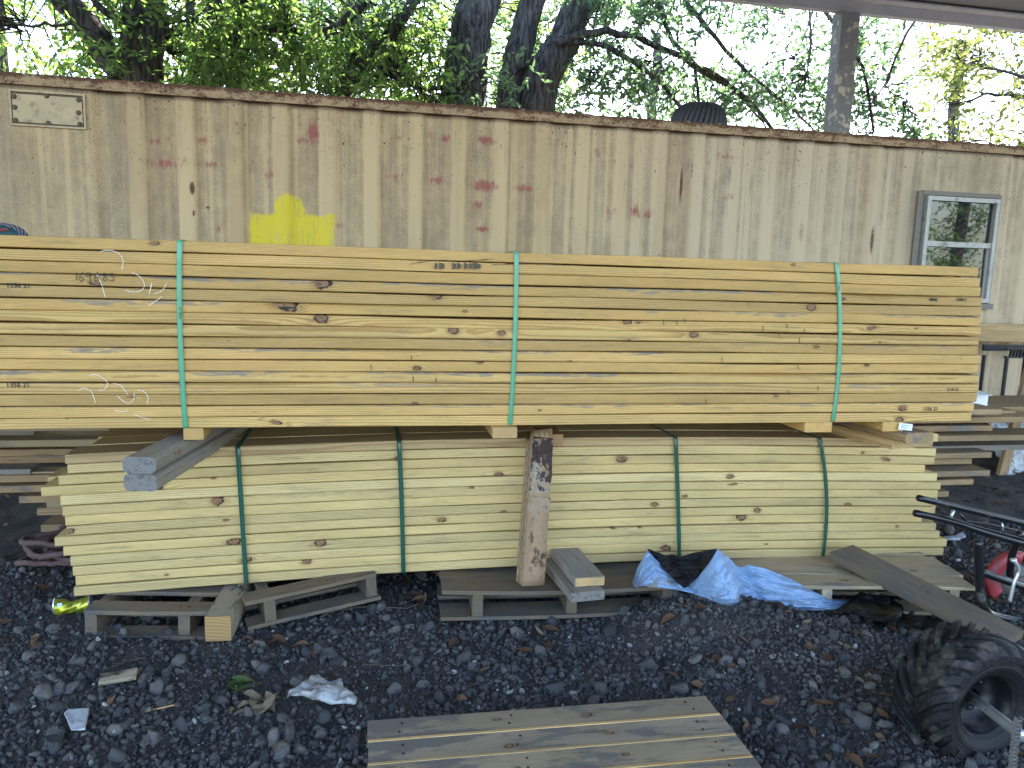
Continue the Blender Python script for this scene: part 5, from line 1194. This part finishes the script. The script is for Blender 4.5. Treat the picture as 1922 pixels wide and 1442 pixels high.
b = MB(); b.lathe([(0, .010), (.010, .007), (.012, 0), (.010, -.006), (0, -.010)], 16, Matrix.Translation(tuple(at(1902, 1052, 2.39)))); rel(b.build('lever_knob', M_STEEL, kf, smooth=True), kf)
# ------------------------------------------------------------------ litter on the ground
def G_at(x_, y_, lift=0.0):
    z = 0.02
    for _ in range(4): p = pz(x_, y_, z); z = float(gz(p[0], p[1]))+lift
    return pz(x_, y_, z)
# crushed can
g = G('yellow_can_print'); o = g.sep(g.obj()); n = g.noise(g.obj(), 30, 3)
sw = g.m('ADD', o[2], g.m('MULTIPLY', g.m('SINE', g.m('MULTIPLY', o[0], 55)), .02)); col = g.mix(g.ss(sw, -.012, .012), c4(.46, .44, .03), c4(.28, .31, .03))
col = g.mix(g.ss(n, .55, .65), col, c4(.60, .55, .08)); M_CAN = g.done(col, .28, .55, .5)
p = G_at(137, 1139, .03); cn = empty('crushed_can', tuple(p), 'crushed yellow drink can with silver rims lying on the dark soil at left', 'can', rot=(0, 0, .12))
V = []; nl, na = 30, 40
for i in range(nl):
    t = i/(nl-1); x = (t-.5)*.112
    for k in range(na):
        a = 2*math.pi*k/na; rr = .030*(1-.24*math.exp(-((t-.42)/.12)**2)-.10*math.exp(-((t-.62)/.1)**2)*(1+math.sin(a*2)))+.0022*math.sin(a*5+t*14)*math.sin(math.pi*t)
        zz_ = rr*math.sin(a); V.append((x+.006*math.sin(a)*math.sin(math.pi*t), rr*math.cos(a)*1.05, zz_*(1-.12*math.sin(math.pi*t))+(.03*(t-.45)**2)))
Q = [(i*na+k, i*na+(k+1) % na, (i+1)*na+(k+1) % na, (i+1)*na+k) for i in range(nl-1) for k in range(na)]
finish(mesh_np('can_body', np.array(V), np.array(Q)), 'can_body', M_CAN, cn, smooth=True)
for s_ in (-1, 1):
    b = MB(); b.lathe([(.030, 0), (.0285, .004), (.027, .0055), (.0255, .004), (.024, .001), (0, .001)], 32, Matrix.Translation((s_*.056, 0, .010)) @ Matrix.Rotation(s_*math.pi/2, 4, 'Y')); b.build('rim', M_STEEL, cn, smooth=True)
b = MB()
rr_ = .0292; pts = []
for x_ in (-.046, -.030):
    for k in range(6): a = 1.95-.7*k/5+.35; pts.append((x_, -rr_*math.cos(a-1.57+.5)*1.06, rr_*math.sin(a-.1)+.012))
b = MB(); b.box((-.037, -.0262, .022), (.016, .003, .013), Matrix.Rotation(-.5, 3, 'X')); b.build('label_patch', plain('pale_label', c4(.55, .62, .68), .4), cn)
# rope heap
M_ROPE = plain('faded_red_rope', c4(.115, .065, .06), .9, var=.4, scale=80, bump=.5, dirt=c4(.10, .07, .06), dscale=8, dlo=.5, dhi=.7)
pc = pz(88, 1086, .02); r = np.random.default_rng(12); P = []
for k in range(62):
    t = k*.55; ra = .155*(1-.3*math.sin(k*.71)); P.append((pc[0]+.06+ra*math.cos(t)*1.05, pc[1]+.16+ra*.8*math.sin(t)+r.normal()*.02, .045+.022*(k/12)+r.normal()*.01))
b = MB(); b.tube(wig(P, 420, .0018, 5), .0115, 8); o = b.build('rope_heap', M_ROPE, None, smooth=True); tag(o, 'heap of faded red rope on the soil at left behind the pale bundle', 'rope')
# papers
def sheet_thing(name, outline, amp, mat, label, cat, seed, lift=.012, nn_=40, crest=1.0):
    P = np.array(outline, float); c_ = P.mean(0); P = resamp(np.vstack([P, P[:1]]), nn_+1)[:-1]; V = []; rings = 14
    for k in range(rings+1):
        f = k/rings
        for p in P:
            q_ = c_+(p-c_)*f; w3 = G_at(q_[0], q_[1], lift); d = 0
            for m_ in range(4): d += (.52**m_)*abs(float(fbm(w3[0]*1.0+w3[1]*.4, w3[1]*1.5-w3[0]*.3, seed+m_*5, 8*2.1**m_, 1)))*1.5
            V.append(w3+np.array([0, 0, amp*d*(1 if f < .99 else .55)]))
    Q = [(k*nn_+i, k*nn_+(i+1) % nn_, (k+1)*nn_+(i+1) % nn_, (k+1)*nn_+i) for k in range(rings) for i in range(nn_)]
    o = finish(mesh_np(name, np.array(V), np.array(Q)), name, mat, None, smooth=True); md = o.modifiers.new('thick', 'SOLIDIFY'); md.thickness = .0008
    return tag(o, label, cat)
M_PAP = plain('dirty_white_film', c4(.40, .40, .395), .6, var=.2, scale=14, dirt=c4(.17, .155, .145), dscale=16, dlo=.46, dhi=.62, bump=.35)
M_PAP2 = plain('white_film', c4(.42, .44, .47), .45, var=.2, dirt=c4(.24, .23, .22), dscale=20)
sheet_thing('crumpled_paper', [(537, 1322), (543, 1300), (562, 1296), (575, 1278), (598, 1269), (612, 1280), (622, 1284), (642, 1282), (648, 1301), (665, 1312), (672, 1318), (668, 1331), (620, 1328), (585, 1323), (565, 1317), (545, 1312)], .036, M_PAP, 'crumpled dirty white paper on the gravel left of the wooden panel', 'paper', 61, lift=.022, nn_=90)
sheet_thing('paper_scrap', [(120, 1340), (128, 1332), (168, 1331), (160, 1373), (134, 1373)], .008, M_PAP2, 'small flat white plastic scrap on the gravel at lower left', 'scrap', 62, lift=.030)
sheet_thing('paper_scrap', [(1768, 1010), (1790, 1006), (1806, 999), (1813, 1008), (1800, 1015), (1770, 1016)], .01, M_PAP2, 'white paper scrap on the soil behind the black frame tubes', 'scrap', 63)
p = G_at(222, 1278, .012); o = board('wood_chip', .105, .045, .014, M_LVL, None, (p[0]-.05, p[1]-.02, p[2]-.004), (.15, -.06, .12), seed=.2, step=.03); tag(o, 'splintered layered wood offcut on the gravel at lower left', 'wood chip')
p = G_at(300, 1336, .008); o = plank('wood_splinter', (p[0]-.05, p[1], p[2]), (p[0]+.035, p[1]+.02, p[2]+.004), .006, .005, W_END, seed=.3); tag(o, 'thin pale wood splinter on the gravel near the white plastic scrap', 'splinter')
sheet_thing('bark_piece', [(262, 1400), (270, 1385), (284, 1372), (282, 1395), (270, 1407)], .012, plain('grey_brown_bark', c4(.12, .10, .09), .9), 'grey brown bark flake standing in the gravel right of the white scrap', 'bark', 64)
# leaves lying about : countless, one object
def flat_leaves(n, pos, size, seed, asp=.42):
    r = np.random.default_rng(seed); V = []; Q = []; T = []
    for i in range(n):
        a = r.uniform(0, 6.28); s = size[i]; d = np.array([math.cos(a), math.sin(a), r.normal()*.25]); w_ = np.array([-math.sin(a), math.cos(a), r.normal()*.3]); up_ = np.array([0, 0, 1.0]); cu = r.uniform(.05, .30); cl = r.uniform(-.25, .3); b_ = len(V); tn = r.random()
        for t in np.linspace(0, 1, 6):
            wd = asp*.5*math.sin(math.pi*min(max(t, .02), .985)**.8)
            for sd_ in (-1, 0, 1):
                V.append(pos[i]+s*(d*(t-.5)+w_*wd*sd_+up_*(cu*wd*2*abs(sd_)+cl*(t-.5)**2*2+.10+.012*r.normal()))); T.append(tn)
        for k in range(5):
            for j in (0, 1): Q.append((b_+k*3+j, b_+k*3+j+1, b_+k*3+4+j, b_+k*3+3+j))
    return np.array(V), np.array(Q), np.array(T)
r = np.random.default_rng(17)
N = 1300; x, y = in_view(N*4, r, 1.45, 4.8); wgt = .06+.55*smoothstep(.7, 1.9, x-.25*(y-2.4))+.75*np.exp(-((y-2.68)/.12)**2)*(x < 1.1)*.5+.5*(y > 3.0); keep = r.random(N*4) < wgt; x, y = x[keep][:N], y[keep][:N]; n = len(x)
pos = np.stack([x, y, gz(x, y)+.006], 1); V, Q, T = flat_leaves(n, pos, r.uniform(.025, .075, n), 18)
g = G('dead_leaf'); t = g.attr('lt'); nn = g.nd('ShaderNodeValToRGB'); g.ln(t, nn.inputs[0]); cr_ = nn.color_ramp
for p_, cc in ((0, (.055, .032, .022, 1)), (.35, (.11, .058, .032, 1)), (.6, (.14, .078, .045, 1)), (.85, (.18, .115, .065, 1)), (1, (.25, .19, .12, 1))):
    e = cr_.elements[0] if p_ == 0 else (cr_.elements[-1] if p_ == 1 else cr_.elements.new(p_)); e.color = cc
f = g.m('MULTIPLY_ADD', g.noise(g.obj(), 90, 4), .8, .6); M_DL = g.done(g.mix(1.0, nn.outputs[0], g.comb(f, f, f), 'MULTIPLY'), .8, 0, .2)
o = finish(mesh_np('leaf_litter', V, Q, {'lt': T}), 'leaf_litter', M_DL, smooth=True); tag(o, 'dead brown leaves scattered over the gravel and soil', 'leaf litter', kind='stuff')
# a few leaf clumps one can count
M_GRL = plain('green_weed_leaf', c4(.045, .085, .02), .6, var=.4); M_DRY = plain('dry_leaf_clump', c4(.15, .115, .07), .9, var=.4)
for (px_, py_, nm, mat, lab, sd_, k, sz) in ((453, 1286, 'green_leaf', M_GRL, 'dark green leaf tuft on the gravel left of the crumpled paper', 71, 12, .05), (492, 1325, 'dry_leaf_clump', M_DRY, 'clump of dry curled leaves on the gravel beside the crumpled paper', 72, 16, .06), (780, 1128, 'dry_leaf_clump', M_DL, 'clump of brown leaves in the bare gap between the pallets', 73, 14, .06)):
    c_ = G_at(px_, py_, .012); rr = np.random.default_rng(sd_); pp = c_+rr.normal(size=(k, 3))*np.array([.028, .02, .008]); V, Q, T = flat_leaves(k, pp, rr.uniform(.6, 1.2, k)*sz, sd_)
    o = finish(mesh_np(nm, V, Q, {'lt': T}), nm, mat, smooth=True); tag(o, lab, 'leaves')
# twigs
tw = [([(600, 1158), (640, 1145), (700, 1138), (760, 1142), (800, 1130)], 'thin curved twig on the ground in front of the bare gap between pallets'), ([(680, 1248), (730, 1250), (785, 1250)], 'thin straight twig on the gravel above the crumpled paper'), ([(210, 1252), (240, 1240), (275, 1236)], 'thin twig on the gravel above the layered wood offcut')]
for i, (pix, lab) in enumerate(tw):
    P = [G_at(x_, y_, .018) for x_, y_ in pix]; b = MB(); b.tube(wig(P, 14, .002, 80+i), .0022, 6); o = b.build('twig', plain('dark_twig', c4(.09, .065, .05), .9) if i == 0 else bpy.data.materials['dark_twig'], None, smooth=True); tag(o, lab, 'twig')

# things of one kind that come more than once share a group
GRP = {'pallet': 'pallets under the pale bundle', 'lumber_bundle': 'strapped lumber bundles', 'timber': 'paired grey timbers between the bundles', 'leafy_tree': 'trees behind the container', 'twig': 'twigs on the gravel', 'paper_scrap': 'white scraps on the ground', 'dry_leaf_clump': 'leaf clumps on the gravel', 'cut_board': 'cut boards on the middle pallet', 'sawhorse_post': 'posts under the tan plank'}
for o in COL.objects:
    if o.parent is None and 'label' in o and 'group' not in o:
        k = o.name.split('.')[0]
        if k in GRP and 'mirrored' not in o['label']: o['group'] = GRP[k]
